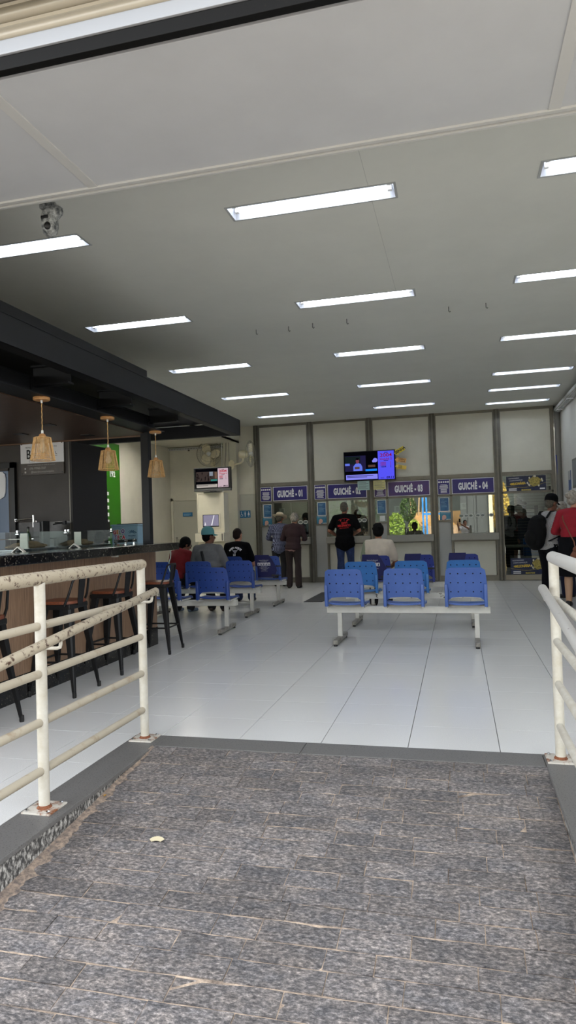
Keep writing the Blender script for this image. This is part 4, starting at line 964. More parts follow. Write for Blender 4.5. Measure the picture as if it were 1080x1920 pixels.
seat_cover(-0.235, 6.36, 0.635, 'navy cover on the right seat of the third right bench', False, False)
t = thing('floor_mat', 'dark grey rubber mat on the floor left of the right benches', 'mat', (-2.1, 8.0, 0)); MB().box(-0.16, 0.16, -0.80, 0.80, 0.0, 0.008, 0.003).build('rubber', mat('dark grey rubber', (56, 56, 56), 0.7, 0, 0.2, 12), t)

# ------------------------------------------------------------------ rails
def rail(x, hx, label, y_near, ys, ystart):
    t = thing('ramp_railing', label, 'railing', (x, -1.17, 0.0), 0, 'white ramp railings')
    o = -1.17; s_ = 1 if hx > x else -1
    def P(xx, y, z): return (xx-x, y-o, z)
    for y in ys:
        MB().tube([P(x, y, 0.006), P(x, y, 1.075)], 0.0265, 16).build('post', RAILP, t, True)
        bp = MB().box(-0.075, 0.075, y-o-0.075, y-o+0.075, 0.001, 0.009, 0.002).build('base_plate', mat('rusty plate', (196, 190, 178), 0.6, 0, 0, 18, col2=(132, 84, 54), ramp=(0.5, 0.64)), t)
        for a in (-0.055, 0.055):
            for c in (-0.055, 0.055): MB().lathe([(0.009, 0.009), (0.009, 0.016), (0.004, 0.019)], (a, y-o+c, 0), 8).build('bolt', CHROME, bp)
        MB().lathe([(0.036, 0.009), (0.031, 0.016), (0.028, 0.022)], P(x, y, 0), 14).build('rust_ring', RUST, bp, True)
    rp = mat('chipped rail paint', (172, 160, 138), 0.5, 0, 0, 34, col2=(74, 52, 38), ramp=(0.54, 0.62), detail=8) if x < 0 else mat('lightly chipped rail paint', (186, 183, 176), 0.45, 0, 0, 30, col2=(104, 84, 70), ramp=(0.64, 0.70), detail=8)
    MB().tube([P(x, ystart, 1.088), P(x, ystart-0.012, 1.09), P(x, y_near, 1.09)], [0.020, 0.033, 0.033], 16).build('top_rail', rp, t, True)
    lp = mat('worn rail paint', (176, 166, 146), 0.5, 0, 0, 10, col2=(140, 114, 84), ramp=(0.55, 0.8), detail=6) if x < 0 else RAILP
    for z in (0.865, 0.64, 0.412, 0.185):
        for a, c in zip([ystart-0.03]+[y for y in ys[1:]], [y for y in ys[1:]]+[y_near]):
            MB().tube([P(x, a-0.024, z), P(x, c+0.024, z)], 0.0205, 12).build('lower_rail', lp, t, True)
    slope = 0.105
    ya, za = -0.15, 0.928
    MB().tube([P(hx, ya+0.008, za), P(hx, ya-0.004, za-0.001), P(hx, y_near, za-slope*(ya-y_near))], [0.014, 0.0235, 0.0235], 14).build('handrail', rp, t, True)
    for y in ys:
        yb = min(y, ya-0.04) - 0.02; zb = za-slope*(ya-yb)
        MB().tube([P(x+s_*0.02, yb, zb-0.055), P(hx-s_*0.02, yb, zb-0.055), P(hx-s_*0.004, yb, zb-0.05), P(hx, yb, zb-0.035), P(hx, yb, zb-0.018)], 0.0085, 8).build('handrail_bracket', RAILP, t, True)
    return t
rail(-1.62, -1.50, 'chipped white tubular railing along the left kerb of the ramp', -1.78, (-0.11, -1.17, -1.70), -0.08)
rail(0.82, 0.755, 'white tubular railing along the right kerb of the ramp', -2.55, (-0.11, -1.17, -2.2), -0.08)

# ------------------------------------------------------------------ bar: steel frame, counter, stools, lamps
bar = struct('bar_canopy')
def ibeam_y(x, w, z0, z1, y0, y1, name):
    b = MB(); b.box(x-w/2, x+w/2, y0, y1, z0, z0+0.014); b.box(x-w/2, x+w/2, y0, y1, z1-0.014, z1); b.box(x-0.006 if w < 0.09 else x+w/2-0.016, x+0.006 if w < 0.09 else x+w/2-0.006, y0, y1, z0, z1); b.build(name, BLACK, bar)
ibeam_y(-2.68, 0.12, 2.61, 2.83, -1.3, 5.10, 'outer_beam'); 
b = MB(); b.box(-2.74, -2.62, 5.09, 5.10, 2.61, 2.83); b.build('beam_end_plate', BLACK, bar)
ibeam_y(-3.12, 0.10, 2.44, 2.62, -1.3, 3.25, 'inner_beam')
MB().box(-3.2, -2.72, -1.3, 2.35, 2.83, 2.945).build('fascia', BLACK, bar)
for y in (-0.2, 0.93, 2.0, 3.12): 
    b = MB(); b.box(-3.07, -2.72, y-0.04, y+0.04, 2.53, 2.545); b.box(-3.07, -2.72, y-0.04, y+0.04, 2.685, 2.70); b.box(-3.07, -2.72, y-0.005, y+0.005, 2.53, 2.70); b.box(-3.074, -3.064, y-0.045, y+0.045, 2.45, 2.61); b.build('cross_beam', BLACK, bar)
b = MB(); b.box(-5.6, -2.74, 5.00, 5.08, 2.61, 2.78); b.build('end_beam', BLACK, bar)
b = MB(); b.box(-5.6, -2.74, -1.3, 5.05, 2.80, 2.83); b.build('deck', DARKIN, bar)
for (y, x) in ((0.45, -2.95), (1.5, -2.95), (2.6, -2.93), (3.7, -2.9)): MB().box(x-0.12, x+0.18, y-0.30, y+0.30, 2.765, 2.80).build('deck_panel', mat('dark glossy sheet', (46, 48, 50), 0.3, 0, 0.2, 5), bar)
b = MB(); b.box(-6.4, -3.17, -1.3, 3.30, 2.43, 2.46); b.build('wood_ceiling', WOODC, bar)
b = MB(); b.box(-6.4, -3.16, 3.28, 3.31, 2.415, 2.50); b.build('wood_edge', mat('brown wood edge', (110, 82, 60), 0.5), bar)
for (x, y) in ((-3.75, 1.2), (-3.75, 2.15), (-3.8, 3.0), (-4.4, 2.6), (-4.4, 1.4)): MB().box(x-0.06, x+0.06, y-0.06, y+0.06, 2.424, 2.431).build('ceiling_spot', BLACKP, bar)
b = MB(); b.box(-3.20, -3.12, 3.15, 3.24, 0, 2.61); b.box(-3.205, -3.115, 3.145, 3.15, 0, 2.6); b.build('column', BLACK, bar)
wbar = struct('wall_bar')
MB().box(-7.0, -4.22, 3.32, 3.42, 1.45, 2.43).build('wall_board', BARWALL, wbar); MB().box(-7.0, -4.22, 3.31, 3.42, 0, 1.447).build('splashback', mat('dark stone splashback', (52, 50, 50), 0.35, 0, 0, 20, col2=(70, 67, 65)), wbar)
MB().box(-4.23, -4.20, 3.30, 4.14, 0, 2.42).build('side_board', mat('near black board', (34, 32, 31), 0.6), wbar)
MB().box(-4.245, -4.228, 3.30, 3.32, 0, 2.43).build('edge_profile', ALU_D, wbar)
win = struct('window_5')
b = MB(); b.box(-5.05, -4.985, 3.27, 3.33, 1.0, 2.20); b.box(-6.6, -4.985, 3.27, 3.33, 2.13, 2.20); b.build('frame', BLACKP, win)
b = MB(); b.box(-5.08, -5.05, 3.28, 3.33, 1.0, 2.13); b.box(-6.6, -5.05, 3.28, 3.33, 2.10, 2.13); b.build('inner_frame', BARWALL, win)
b = MB(); b.box(-6.6, -5.08, 3.30, 3.31, 1.0, 2.10); b.build('pane', mat('blue grey mirror glass', (120, 134, 160), 0.05, 0.75), win)
k = MB(); k.prism([(-5.6, 1.75), (-5.2, 1.75), (-5.15, 1.78), (-5.13, 1.84), (-5.125, 2.0), (-5.135, 2.06), (-5.17, 2.09), (-5.6, 2.09)], 3.285, 3.30); o = k.build('window_decal', WPRINT); tag(o, 'white rounded decal on the bar window at the left edge', 'decal')
# sign board on the bar wall
t = thing('company_sign', 'white and brown sign board screwed to the dark bar wall', 'sign', (-4.605, 3.30, 2.235))
MB().box(-0.30, 0.30, -0.008, 0.008, -0.06, 0.20, 0.002).build('white_panel', WPRINT, t)
MB().box(-0.30, 0.30, -0.009, 0.008, -0.205, -0.06, 0.002).build('brown_panel', mat('brown sign print', (66, 58, 52), 0.4, 0, 0, 5, col2=(80, 72, 64)), t)
DKP = mat('dark print', (30, 28, 30), 0.6)
k = MB(); put_text(k, 'B', -0.185, 0.045, -0.0095, 0.16, sx=0.75, off=0.003); k.rect(-0.18, -0.10, -0.045, -0.041, -0.0096); k.rect(-0.18, -0.176, -0.045, 0.09, -0.0096); k.rect(-0.18, -0.12, 0.09, 0.094, -0.0096)
put_text(k, 'L', 0.20, 0.055, -0.0095, 0.05); k.rect(0.15, 0.215, 0.02, 0.024, -0.0096); put_text(k, 'MÓVEIS', -0.19, 0.135, -0.0095, 0.022); put_text(k, 'POR', 0.19, 0.135, -0.0095, 0.022); k.build('dark_lettering', DKP, t)
k = MB(); put_text(k, '(35) 99960-7507', -0.06, -0.125, -0.0105, 0.036, sx=0.95); put_text(k, '@baetralmoveisplanejados', 0.005, -0.168, -0.0105, 0.034, sx=0.88); put_text(k, '"Transformando projetos em móveis de qualidade"', -0.01, -0.085, -0.0105, 0.018, sx=1.05)
k.disc(-0.235, -0.125, 0.012, -0.0105); k.rect(-0.245, -0.222, -0.18, -0.157, -0.0105); k.build('pale_lettering', mat('grey white print', (190, 186, 180), 0.5), t)
for x in (-0.28, 0.28):
    for z in (-0.185, 0.18): MB().lathe([(0.009, -0.014), (0.009, -0.008)], (x, 0, z), 10, 'y').build('screw', mat('dark screw', (60, 58, 56), 0.4, 0.6), t)

ct = thing('bar_counter', 'long bar counter with a black granite top and brown wood front', 'counter', (-3.4, 1.0, 0))
def L(x0, x1, y0, y1, z0, z1): return (x0+3.4, x1+3.4, y0-1.0, y1-1.0, z0, z1)
MB().box(*L(-3.62, -2.75, -1.25, 3.13, 1.078, 1.158), 0.006).build('granite_top', GRANITE_B, ct)
for y0, y1 in ((-1.2, 0.1), (0.103, 1.6), (1.603, 3.12)): MB().box(*L(-3.06, -3.04, y0, y1, 0.20, 1.078), 0.002).build('wood_front', WOOD, ct)
MB().box(*L(-3.60, -3.06, 3.10, 3.12, 0.2, 1.078)).build('wood_end', WOOD, ct); MB().box(*L(-3.60, -3.06, -1.2, 3.10, 0.2, 1.078)).build('carcass', DARKIN, ct)
MB().box(*L(-3.58, -3.045, -1.2, 3.14, 0, 0.20), 0.003).build('granite_plinth', GRANITE_B, ct)
MB().box(*L(-3.04, -2.99, 2.10, 2.16, 1.045, 1.078), 0.003).build('white_socket', WHITE, ct)
bc = thing('back_counter', 'dark granite work counter along the bar wall', 'counter', (-4.9, 3.0, 0)); MB().box(-0.9, 0.68, -0.28, 0.28, 1.04, 1.09, 0.004).build('granite_top', GRANITE_B, bc); MB().box(-0.9, 0.66, -0.25, 0.28, 0, 1.04).build('cabinet', DARKIN, bc)
MB().box(-0.9, 0.60, 0.10, 0.20, 1.24, 1.25).build('steel_shelf', CHROME, bc)
b = MB(); b.box(0.55, 0.57, 0.12, 0.18, 1.09, 1.24); b.box(-0.6, -0.58, 0.12, 0.18, 1.09, 1.24); b.build('shelf_bracket', CHROME, bc)
t = thing('swing_tap', 'chrome swing-arm tap reaching out from the bar wall', 'tap', (-4.93, 3.26, 1.475))
MB().tube([(0, 0.05, 0), (0, -0.06, 0), (0.02, -0.08, 0.0), (0.29, -0.12, 0.02)], 0.010, 10).build('arm', CHROME, t, True)
MB().tube([(0.29, -0.12, 0.055), (0.292, -0.12, 0.02), (0.295, -0.12, -0.09)], [0.013, 0.014, 0.017], 12).build('spout', CHROME, t, True); MB().lathe([(0.02, -0.02), (0.024, 0.0), (0.02, 0.02)], (0, -0.05, 0), 14).build('valve', CHROME, t, True)
t = thing('green_bottle', 'clear bottle with green label on the back counter', 'bottle', (-4.58, 2.95, 1.09))
MB().lathe([(0.032, 0), (0.035, 0.01), (0.035, 0.17), (0.026, 0.21), (0.013, 0.24), (0.013, 0.27)], n=16).build('body', mat('greenish bottle', (70, 84, 56), 0.15), t, True)
MB().lathe([(0.0355, 0.05), (0.0355, 0.13)], n=16).build('label', mat('lime label', (150, 176, 66), 0.5), t, True); MB().lathe([(0.015, 0.27), (0.015, 0.295), (0.01, 0.30)], n=12).build('cap', BLACKP, t, True)
t = thing('steel_grinder', 'narrow steel dispenser standing on the back counter', 'dispenser', (-4.50, 3.0, 1.09)); MB().lathe([(0.035, 0), (0.035, 0.02), (0.024, 0.05), (0.024, 0.30), (0.030, 0.33), (0.02, 0.35)], n=16).build('body', mat('copper steel', (206, 178, 160), 0.2, 0.9), t, True); MB().lathe([(0.012, 0.35), (0.014, 0.37), (0.005, 0.38)], n=10).build('knob', CHROME, t, True)
t = thing('coffee_grinder', 'black box shaped machine on the back counter', 'machine', (-4.42, 2.95, 1.09)); MB().box(-0.045, 0.045, -0.07, 0.1, 0, 0.35, 0.006).build('body', mat('grey machine', (66, 66, 68), 0.4), t); MB().box(0.047, 0.075, -0.05, 0.08, 0, 0.36, 0.004).build('side_panel', BLACKP, t)
t = thing('wall_bracket', 'folded black wall bracket on the dark bar wall', 'bracket', (-4.34, 3.25, 1.43)); MB().tube([(-0.06, 0.05, 0.0), (-0.06, -0.02, 0.0), (0.09, -0.06, 0.0), (-0.05, -0.08, -0.02)], 0.008, 8).build('arm', BLACKP, t); MB().box(0.075, 0.11, -0.08, -0.04, -0.025, 0.02, 0.003).build('end_block', BLACKP, t)
t = thing('cardboard_box', 'brown cardboard box on the back counter at the left edge', 'box', (-5.25, 2.94, 1.09)); MB().box(-0.1, 0.10, -0.1, 0.1, 0, 0.24, 0.003).build('carton', mat('brown cardboard', (120, 84, 52), 0.8), t); MB().box(-0.1, 0.1, -0.015, 0.015, 0.2405, 0.242).build('tape', mat('tan tape', (170, 130, 84), 0.5), t)
t = thing('clear_tub', 'small frosted tub on the back counter left of the tap', 'tub', (-5.02, 2.9, 1.09)); MB().lathe([(0.045, 0), (0.055, 0.11)], n=16).build('tub', mat('frosted tub', (150, 168, 160), 0.3), t, True); MB().lathe([(0.058, 0.11), (0.058, 0.122), (0.05, 0.124)], n=16).build('lid', WHITE, t, True)
# glass cases on the counter
ZT = 1.158
def glass_case(y0, y1, label, loaf):
    t = thing('glass_case', label, 'display case', (-3.42, (y0+y1)/2, ZT), 0, 'glass cases on the bar counter')
    h = (y1-y0)/2; w = 0.15
    MB().box(w-0.003, w+0.003, -h+0.004, h-0.004, 0.0, 0.165).build('front_pane', GLASSC, t)
    for y in (-h+0.003, h-0.003): MB().box(-w, w-0.004, y-0.003, y+0.003, 0.0, 0.165).build('end_pane', GLASSC, t)
    for y in (-h+0.02, h-0.02):
        b = MB(); b.lathe([(0.014, w+0.014), (0.014, w-0.014)], (0, y, 0.145), 12, 'x'); b.box(w-0.008, w+0.008, y-0.012, y+0.012, 0.145, 0.178, 0.002); b.build('clamp', CHROME, t, True)
    MB().box(-w+0.01, w-0.01, -h+0.012, h-0.012, 0.0, 0.018, 0.004).build('tray', mat('steel tray', (120, 122, 124), 0.25, 0.8), t)
    return t
glass_case(0.93, 1.69, 'glass case on the bar counter, left of the two', 0); glass_case(1.70, 2.56, 'glass case on the bar counter, right of the two', 1)
BREAD = mat('brown pastry', (132, 108, 74), 0.7, 0, 0, 30, col2=(92, 74, 50), bump=0.3)
for y, lb in ((1.30, 'long flat brown pastry in the left glass case'), (2.13, 'long flat brown pastry in the right glass case')):
    b = MB(); b.ell((0, 0, 0.014), (0.075, 0.30, 0.028)); b.ell((0.01, 0.02, 0.026), (0.055, 0.17, 0.036)); b.ell((0, -0.1, 0.02), (0.05, 0.13, 0.03))
    o = b.build('pastry', BREAD, None, True, (-3.43, y, ZT+0.022)); tag(o, lb, 'pastry', 'pastries in the glass cases')
CARDW = mat('cream card', (214, 210, 196), 0.6)
for y, x, lb in ((1.16, -3.36, 'tall cream menu block in the left glass case'), (2.02, -3.36, 'tall cream menu block in the right glass case')):
    t = thing('menu_block', lb, 'menu block', (x, y, ZT+0.018), 0.5, 'cream menu blocks'); MB().box(-0.032, 0.032, -0.032, 0.032, 0, 0.135, 0.002).build('block', CARDW, t); MB().box(-0.040, 0.040, -0.040, 0.040, 0, 0.006).build('foot', CARDW, t)
for y, lb in ((0.86, 'folded white tent card left of the left glass case'), (1.70, 'folded white tent card between the two glass cases')):
    t = thing('tent_card', lb, 'card', (-3.20, y, ZT), 0.4, 'white tent cards on the counter')
    b = MB(); b.prism([(-0.05, 0), (0, 0.045), (0.05, 0), (0.042, 0), (0, 0.037), (-0.042, 0)], -0.045, 0.045, 'y'); b.build('card', CARDW, t); k = MB().box(-0.012, 0.012, -0.046, -0.0455, 0.008, 0.02); k.build('print', DKP, t)
t = thing('glass_shelf', 'low glass screen with chrome clamps at the far end of the counter', 'screen', (-3.42, 2.85, ZT)); MB().box(0.147, 0.153, -0.26, 0.26, 0.02, 0.05).build('pane', mat('dark glass edge', (20, 26, 26), 0.1), t)
for y in (-0.22, 0.0, 0.2):
    b = MB(); b.lathe([(0.014, 0.168), (0.014, 0.132)], (0, y, 0.04), 12, 'x'); b.box(0.14, 0.16, y-0.008, y+0.008, 0, 0.03); b.build('clamp', CHROME, t, True)
# ice box with lettering beyond the counter
t = thing('ice_box', 'pale blue ice box lettered GELO TECA beyond the counter', 'fridge', (-4.27, 4.92, 0), 0.0)
PB = mat('pale blue enamel', (152, 186, 204), 0.35, 0, 0.05, 4)
MB().box(-0.20, 0.21, -0.20, 0.25, 0.06, 1.375, 0.008).build('body', PB, t); MB().box(-0.21, 0.22, -0.21, 0.26, 1.375, 1.40, 0.006).build('lid', PB, t); MB().box(-0.12, 0.2, -0.18, 0.2, 1.40, 1.41).build('lid_seal', BLACKP, t)
for xx in (-0.16, 0.16):
    for yy in (-0.16, 0.2): MB().lathe([(0.025, 0), (0.025, 0.06)], (xx, yy, 0), 10).build('foot', BLACKP, t)
cols = [(206, 58, 70), (232, 150, 60), (70, 150, 90), (96, 70, 150)]; LT = [('G', -0.148, 1.285, 0), ('E', -0.104, 1.288, 1), ('L', -0.064, 1.283, 2), ('O', -0.018, 1.300, 3), ('T', -0.135, 1.215, 3), ('E', -0.092, 1.210, 0), ('C', -0.052, 1.207, 2), ('A', -0.008, 1.215, 0)]
k = MB()
for ch, x, z, c in LT: put_text(k, ch, x, z, -0.203, 0.078, off=0.010, sx=0.85)
k.build('letter_outline', WPRINT, t)
for c in range(4):
    k = MB()
    for ch, x, z, cc in LT:
        if cc == c: put_text(k, ch, x, z, -0.2045, 0.074, off=0.003, sx=0.85)
    k.build('lettering', mat('letter colour %d' % c, cols[c], 0.5), t)
k = MB()
for q in range(7):
    a = PI*(0.12+0.76*q/6); k.plate([(0.12+0.03*math.cos(a)-0.006, 1.26+0.02*math.sin(a)), (0.12+0.03*math.cos(a)+0.006, 1.26+0.02*math.sin(a)), (0.12+0.075*math.cos(a)+0.010, 1.26+0.05*math.sin(a)), (0.12+0.075*math.cos(a)-0.010, 1.265+0.05*math.sin(a))], -0.203)
put_text(k, 'MULHERES', 0.12, 1.235, -0.203, 0.026, off=0.001, sx=0.9); put_text(k, 'EM', 0.12, 1.215, -0.203, 0.016); put_text(k, 'ARGENTINA', 0.12, 1.197, -0.203, 0.022, sx=0.9); k.build('dark_blue_print', mat('dark blue print', (44, 84, 120), 0.5), t)
# green banner on the left wall
t = thing('green_banner', 'tall bright green banner with 192 on the left wall', 'banner', (-6.44, 8.2, 1.7))
MB().box(-0.008, 0.008, -0.9, 0.50, -1.6, 1.40).build('board', mat('bright green print', (46, 116, 16), 0.4), t)
k = MB(); put_text(k, '192', 0.18, 0.765, 0.0095, 0.16, axis='x', off=0.006)
for q in range(9): k.plate([(-0.75, 0.4-q*0.14), (0.02, 0.4-q*0.14), (0.02, 0.33-q*0.14), (-0.75, 0.33-q*0.14)], 0.0095, 'x')
k.build('white_print', WPRINT, t)
k = MB(); k.plate([(-0.8, -0.5), (0.04, -0.5), (0.04, -0.2), (-0.8, -0.2)], 0.0098, 'x'); k.build('dark_print', DKP, t)

# bar stools
SEATW = mat('red brown wood seat', (122, 66, 40), 0.4, 0, 0, 8, col2=(92, 46, 28), stretch=(8, 1, 8)); STOOLM = mat('matt black steel', (14, 14, 15), 0.5, 0.0, 0.1, 6, spec=0.35)
def stool_proto(label):
    """back rest on the +x side; stands on z = 0"""
    t = thing('bar_stool', label, 'stool', (0,0,0), 0, 'black metal bar stools')
    SH = 0.735
    b = MB()
    b.prism([(0.155*(abs(math.cos(a))**0.5)*(1 if math.cos(a) > 0 else -1), 0.155*(abs(math.sin(a))**0.5)*(1 if math.sin(a) > 0 else -1)) for a in [2*PI*q/28 for q in range(28)]], SH-0.006, SH+0.018, 'z'); b.build('seat', SEATW, t, True)
    b = MB(); b.box(-0.145, 0.145, -0.145, 0.145, SH-0.05, SH-0.006, 0.012); b.build('seat_rim', STOOLM, t)
    for sx in (-1, 1):
        for sy in (-1, 1):
            n = 7; vs = []
            for q in range(n):
                v = q/(n-1); z = SH-0.012-(SH-0.042)*v; r = 0.118+0.082*v; wv = 0.052*(1-v)+0.017*v
                x, y = sx*r, sy*r
                vs += [(x+sx*wv*0.42, y-sy*wv*0.95, z), (x+sx*wv*0.42, y+sy*wv*0.10, z), (x+sx*wv*0.10, y+sy*wv*0.42, z), (x-sx*wv*0.95, y+sy*wv*0.42, z), (x-sx*wv*0.80, y-sy*wv*0.80, z)]
            fs = [(q*5+j, q*5+(j+1) % 5, (q+1)*5+(j+1) % 5, (q+1)*5+j) for q in range(n-1) for j in range(5)] + [(0,1,2,3,4), tuple((n-1)*5+j for j in range(4, -1, -1))]
            mb = MB(); mb.add(vs, fs); lg = mb.build('leg', STOOLM, t, True)
            MB().lathe([(0.015, 0.0), (0.017, 0.015), (0.016, 0.045)], (sx*0.199, sy*0.199, 0), 10).build('foot_tip', BLACKP, lg, True)
    for a, c in (((-1,-1),(1,-1)), ((1,-1),(1,1)), ((1,1),(-1,1)), ((-1,1),(-1,-1))):
        r = 0.172; MB().tube([(a[0]*r, a[1]*r, 0.27), (c[0]*r, c[1]*r, 0.27)], 0.009, 8).build('foot_rail', STOOLM, t, True)
    MB().tube([(0.10, -0.155, SH-0.02), (0.135, -0.150, SH+0.06), (0.165, -0.125, SH+0.18), (0.172, -0.10, SH+0.196), (0.175, 0, SH+0.20), (0.172, 0.10, SH+0.196), (0.165, 0.125, SH+0.18), (0.135, 0.150, SH+0.06), (0.10, 0.155, SH-0.02)], 0.010, 10).build('back_loop', STOOLM, t, True)
    b = MB(); b.add([(0.150, -0.04, SH-0.02), (0.150, 0.04, SH-0.02), (0.178, 0.05, SH+0.20), (0.178, -0.05, SH+0.20), (0.155, -0.04, SH-0.02), (0.155, 0.04, SH-0.02), (0.183, 0.05, SH+0.20), (0.183, -0.05, SH+0.20)], [(0,1,2,3),(7,6,5,4),(0,4,5,1),(1,5,6,2),(2,6,7,3),(3,7,4,0)]); b.build('back_slat', STOOLM, t)
    return t
st = stool_proto('black metal bar stool with red brown seat, leftmost at the counter'); st.location = (-2.86, -0.09, 0)
copy_thing(st, (-2.855, 0.95, 0), 'black metal bar stool with red brown seat, second from the left at the counter', 0.03)
copy_thing(st, (-2.86, 1.77, 0), 'black metal bar stool with red brown seat, third from the left at the counter', -0.03)
copy_thing(st, (-2.845, 2.73, 0), 'black metal bar stool with red brown seat, at the far end of the counter', 0.05)
# pendant lamps
RATTAN = mat('woven rattan', (212, 172, 116), 0.7, 0, 0, 40, col2=(176, 134, 82)); LWOOD = mat('light wood', (202, 152, 98), 0.5, 0, 0, 12, col2=(176, 124, 76), stretch=(1, 6, 6))
def lamp_proto(label):
    t = thing('pendant_lamp', label, 'lamp', (0,0,0), 0, 'woven pendant lamps over the bar')
    MB().lathe([(0.064, -0.022), (0.068, -0.018), (0.068, 0.0), (0.0655, 0.003)], n=28).build('canopy', LWOOD, t, True)
    MB().lathe([(0.008, -0.045), (0.010, -0.022)], n=10).build('cord_grip', WHITE, t, True)
    MB().tube([(0.0015*math.cos(q*1.6), 0.0015*math.sin(q*1.6), -0.04-q*0.012) for q in range(22)], 0.0042, 6).build('cord', RATTAN, t, True)
    MB().lathe([(0.009, -0.272), (0.011, -0.30)], n=10).build('lamp_holder_cap', WHITE, t, True)
    MB().lathe([(0.010, -0.298), (0.022, -0.304), (0.030, -0.320), (0.034, -0.336), (0.030, -0.338)], n=18).build('dome_cap', LWOOD, t, True)
    rt_, rb, zt, zb = 0.068, 0.098, -0.335, -0.520
    k = MB(); n = 52
    for q in range(n):
        a = 2*PI*q/n
        if q % 13 == 12: continue
        k.tube([(rt_*math.cos(a), rt_*math.sin(a), zt), (rb*math.cos(a+0.02), rb*math.sin(a+0.02), zb)], 0.0029, 5, False)
    k.build('woven_strands', RATTAN, t)
    for r, z in ((rt_, zt), (rb, zb), (0.0905, -0.475)): MB().tube([(r*math.cos(2*PI*q/32), r*math.sin(2*PI*q/32), z) for q in range(32)], 0.004 if z != -0.475 else 0.002, 6, closed=True).build('shade_ring', RATTAN, t, True)
    k = MB()
    for q in range(4): a = PI/2*q; k.tube([(0.03*math.cos(a), 0.03*math.sin(a), zt), (rt_*math.cos(a), rt_*math.sin(a), zt)], 0.003, 5)
    k.build('shade_spider', RATTAN, t, True)
    k = MB(); k.lathe([(0.014, -0.34), (0.016, -0.38), (0.028, -0.41), (0.030, -0.43), (0.022, -0.452), (0.006, -0.460)], n=16); k.build('bulb', mat('unlit bulb', (214, 204, 180), 0.25), t, True)
    return t
lp = lamp_proto('woven rattan pendant lamp over the bar, nearest and leftmost of three'); lp.location = (-3.0, 0.93, 2.435)
copy_thing(lp, (-3.0, 2.02, 2.435), 'woven rattan pendant lamp over the bar, middle of three'); copy_thing(lp, (-3.0, 3.112, 2.435), 'woven rattan pendant lamp in front of the black column, rightmost of three')
b = MB(); b.box(-3.075, -2.925, -1.3, 3.2, 2.438, 2.45); b.build('lamp_rail', BLACK, bar)
# charging cable at the end of the counter
b = MB(); b.tube([(0, 0, 0.0), (0.01, 0.0, -0.03), (0.0, 0.01, -0.09), (-0.025, 0.02, -0.14), (-0.03, 0.02, -0.20), (-0.01, 0.02, -0.26), (0.0, 0.02, -0.31), (-0.02, 0.02, -0.34), (-0.03, 0.02, -0.33)], 0.005, 6)
tag(b.build('charging_cable', mat('pale teal cable', (176, 206, 200), 0.5), None, True, (-2.83, 3.05, 1.078)), 'pale charging cable hanging from the far end of the counter', 'cable')
# paper scrap and leaf on the ramp
b = MB(); n = 8; vs = []
for i in range(n):
    u = i/(n-1); a = 0.9*(u-0.5)
    for v, r in ((0, 0.055), (1, 0.092)): vs.append((r*math.sin(a*1.5)+0.0, r*math.cos(a*1.5)-0.07, 0.004+0.006*math.sin(u*PI)*v))
b.add(vs, [(2*i, 2*i+2, 2*i+3, 2*i+1) for i in range(n-1)]); b.add([(x, y, z-0.0015) for x, y, z in vs], [(2*i, 2*i+1, 2*i+3, 2*i+2) for i in range(n-1)])
o = b.build('paper_scrap', mat('cream paper scrap', (206, 194, 160), 0.8), None, True, (-1.04, -1.18, rz_(-1.18)+0.003)); o.scale = (0.6, 0.75, 0.8); o.rotation_euler = (math.atan(SL), 0, 0.15); tag(o, 'small curved cream paper scrap lying on the stone ramp', 'paper')
b = MB(); b.add([(0, -0.012, 0.004), (0.008, 0, 0.008), (0, 0.013, 0.004), (-0.008, 0, 0.006)], [(0,1,2,3)]); b.add([(0, -0.012, 0.002), (0.008, 0, 0.006), (0, 0.013, 0.002), (-0.008, 0, 0.004)], [(3,2,1,0)])
o = b.build('fallen_leaf', mat('yellow leaf', (190, 140, 40), 0.7), None, False, (-1.478, -0.86, rz_(-0.86)+0.012)); tag(o, 'tiny yellow leaf against the left kerb of the ramp', 'leaf')

# ------------------------------------------------------------------ people
SKINS = {'tan': mat('tan skin', (150, 100, 76), 0.55, 0, 0.06, 20), 'brown': mat('brown skin', (112, 70, 50), 0.55, 0, 0.06, 20), 'pale': mat('fair skin', (186, 134, 108), 0.55, 0, 0.06, 20)}
HAIRS = {'black': mat('black hair', (9, 8, 8), 0.7, 0, 0.3, 60, 0.3, 120, spec=0.12), 'grey': mat('grey hair', (112, 106, 97), 0.6, 0, 0, 34, col2=(172, 165, 154), bump=0.3, bscale=120), 'darkgrey': mat('dark grey hair', (72, 68, 60), 0.6, 0, 0, 60, col2=(108, 102, 92), bump=0.3, bscale=140, spec=0.12), 'brown': mat('dark brown hair', (34, 25, 20), 0.6, 0, 0.2, 60, 0.3, 140, spec=0.12)}
EYEW = mat('eye white', (220, 214, 206), 0.3); EYEB = mat('dark iris', (28, 20, 16), 0.2); LIP = mat('lips', (128, 70, 62), 0.5)
SHOEB = mat('black shoe', (18, 17, 17), 0.45)
def V3(*a): return Vector(a)
def rotx(p, a, o):
    d = p-o; c, s_ = math.cos(a), math.sin(a); return Vector((p.x, o.y+d.y*c+d.z*s_, o.z-d.y*s_+d.z*c))
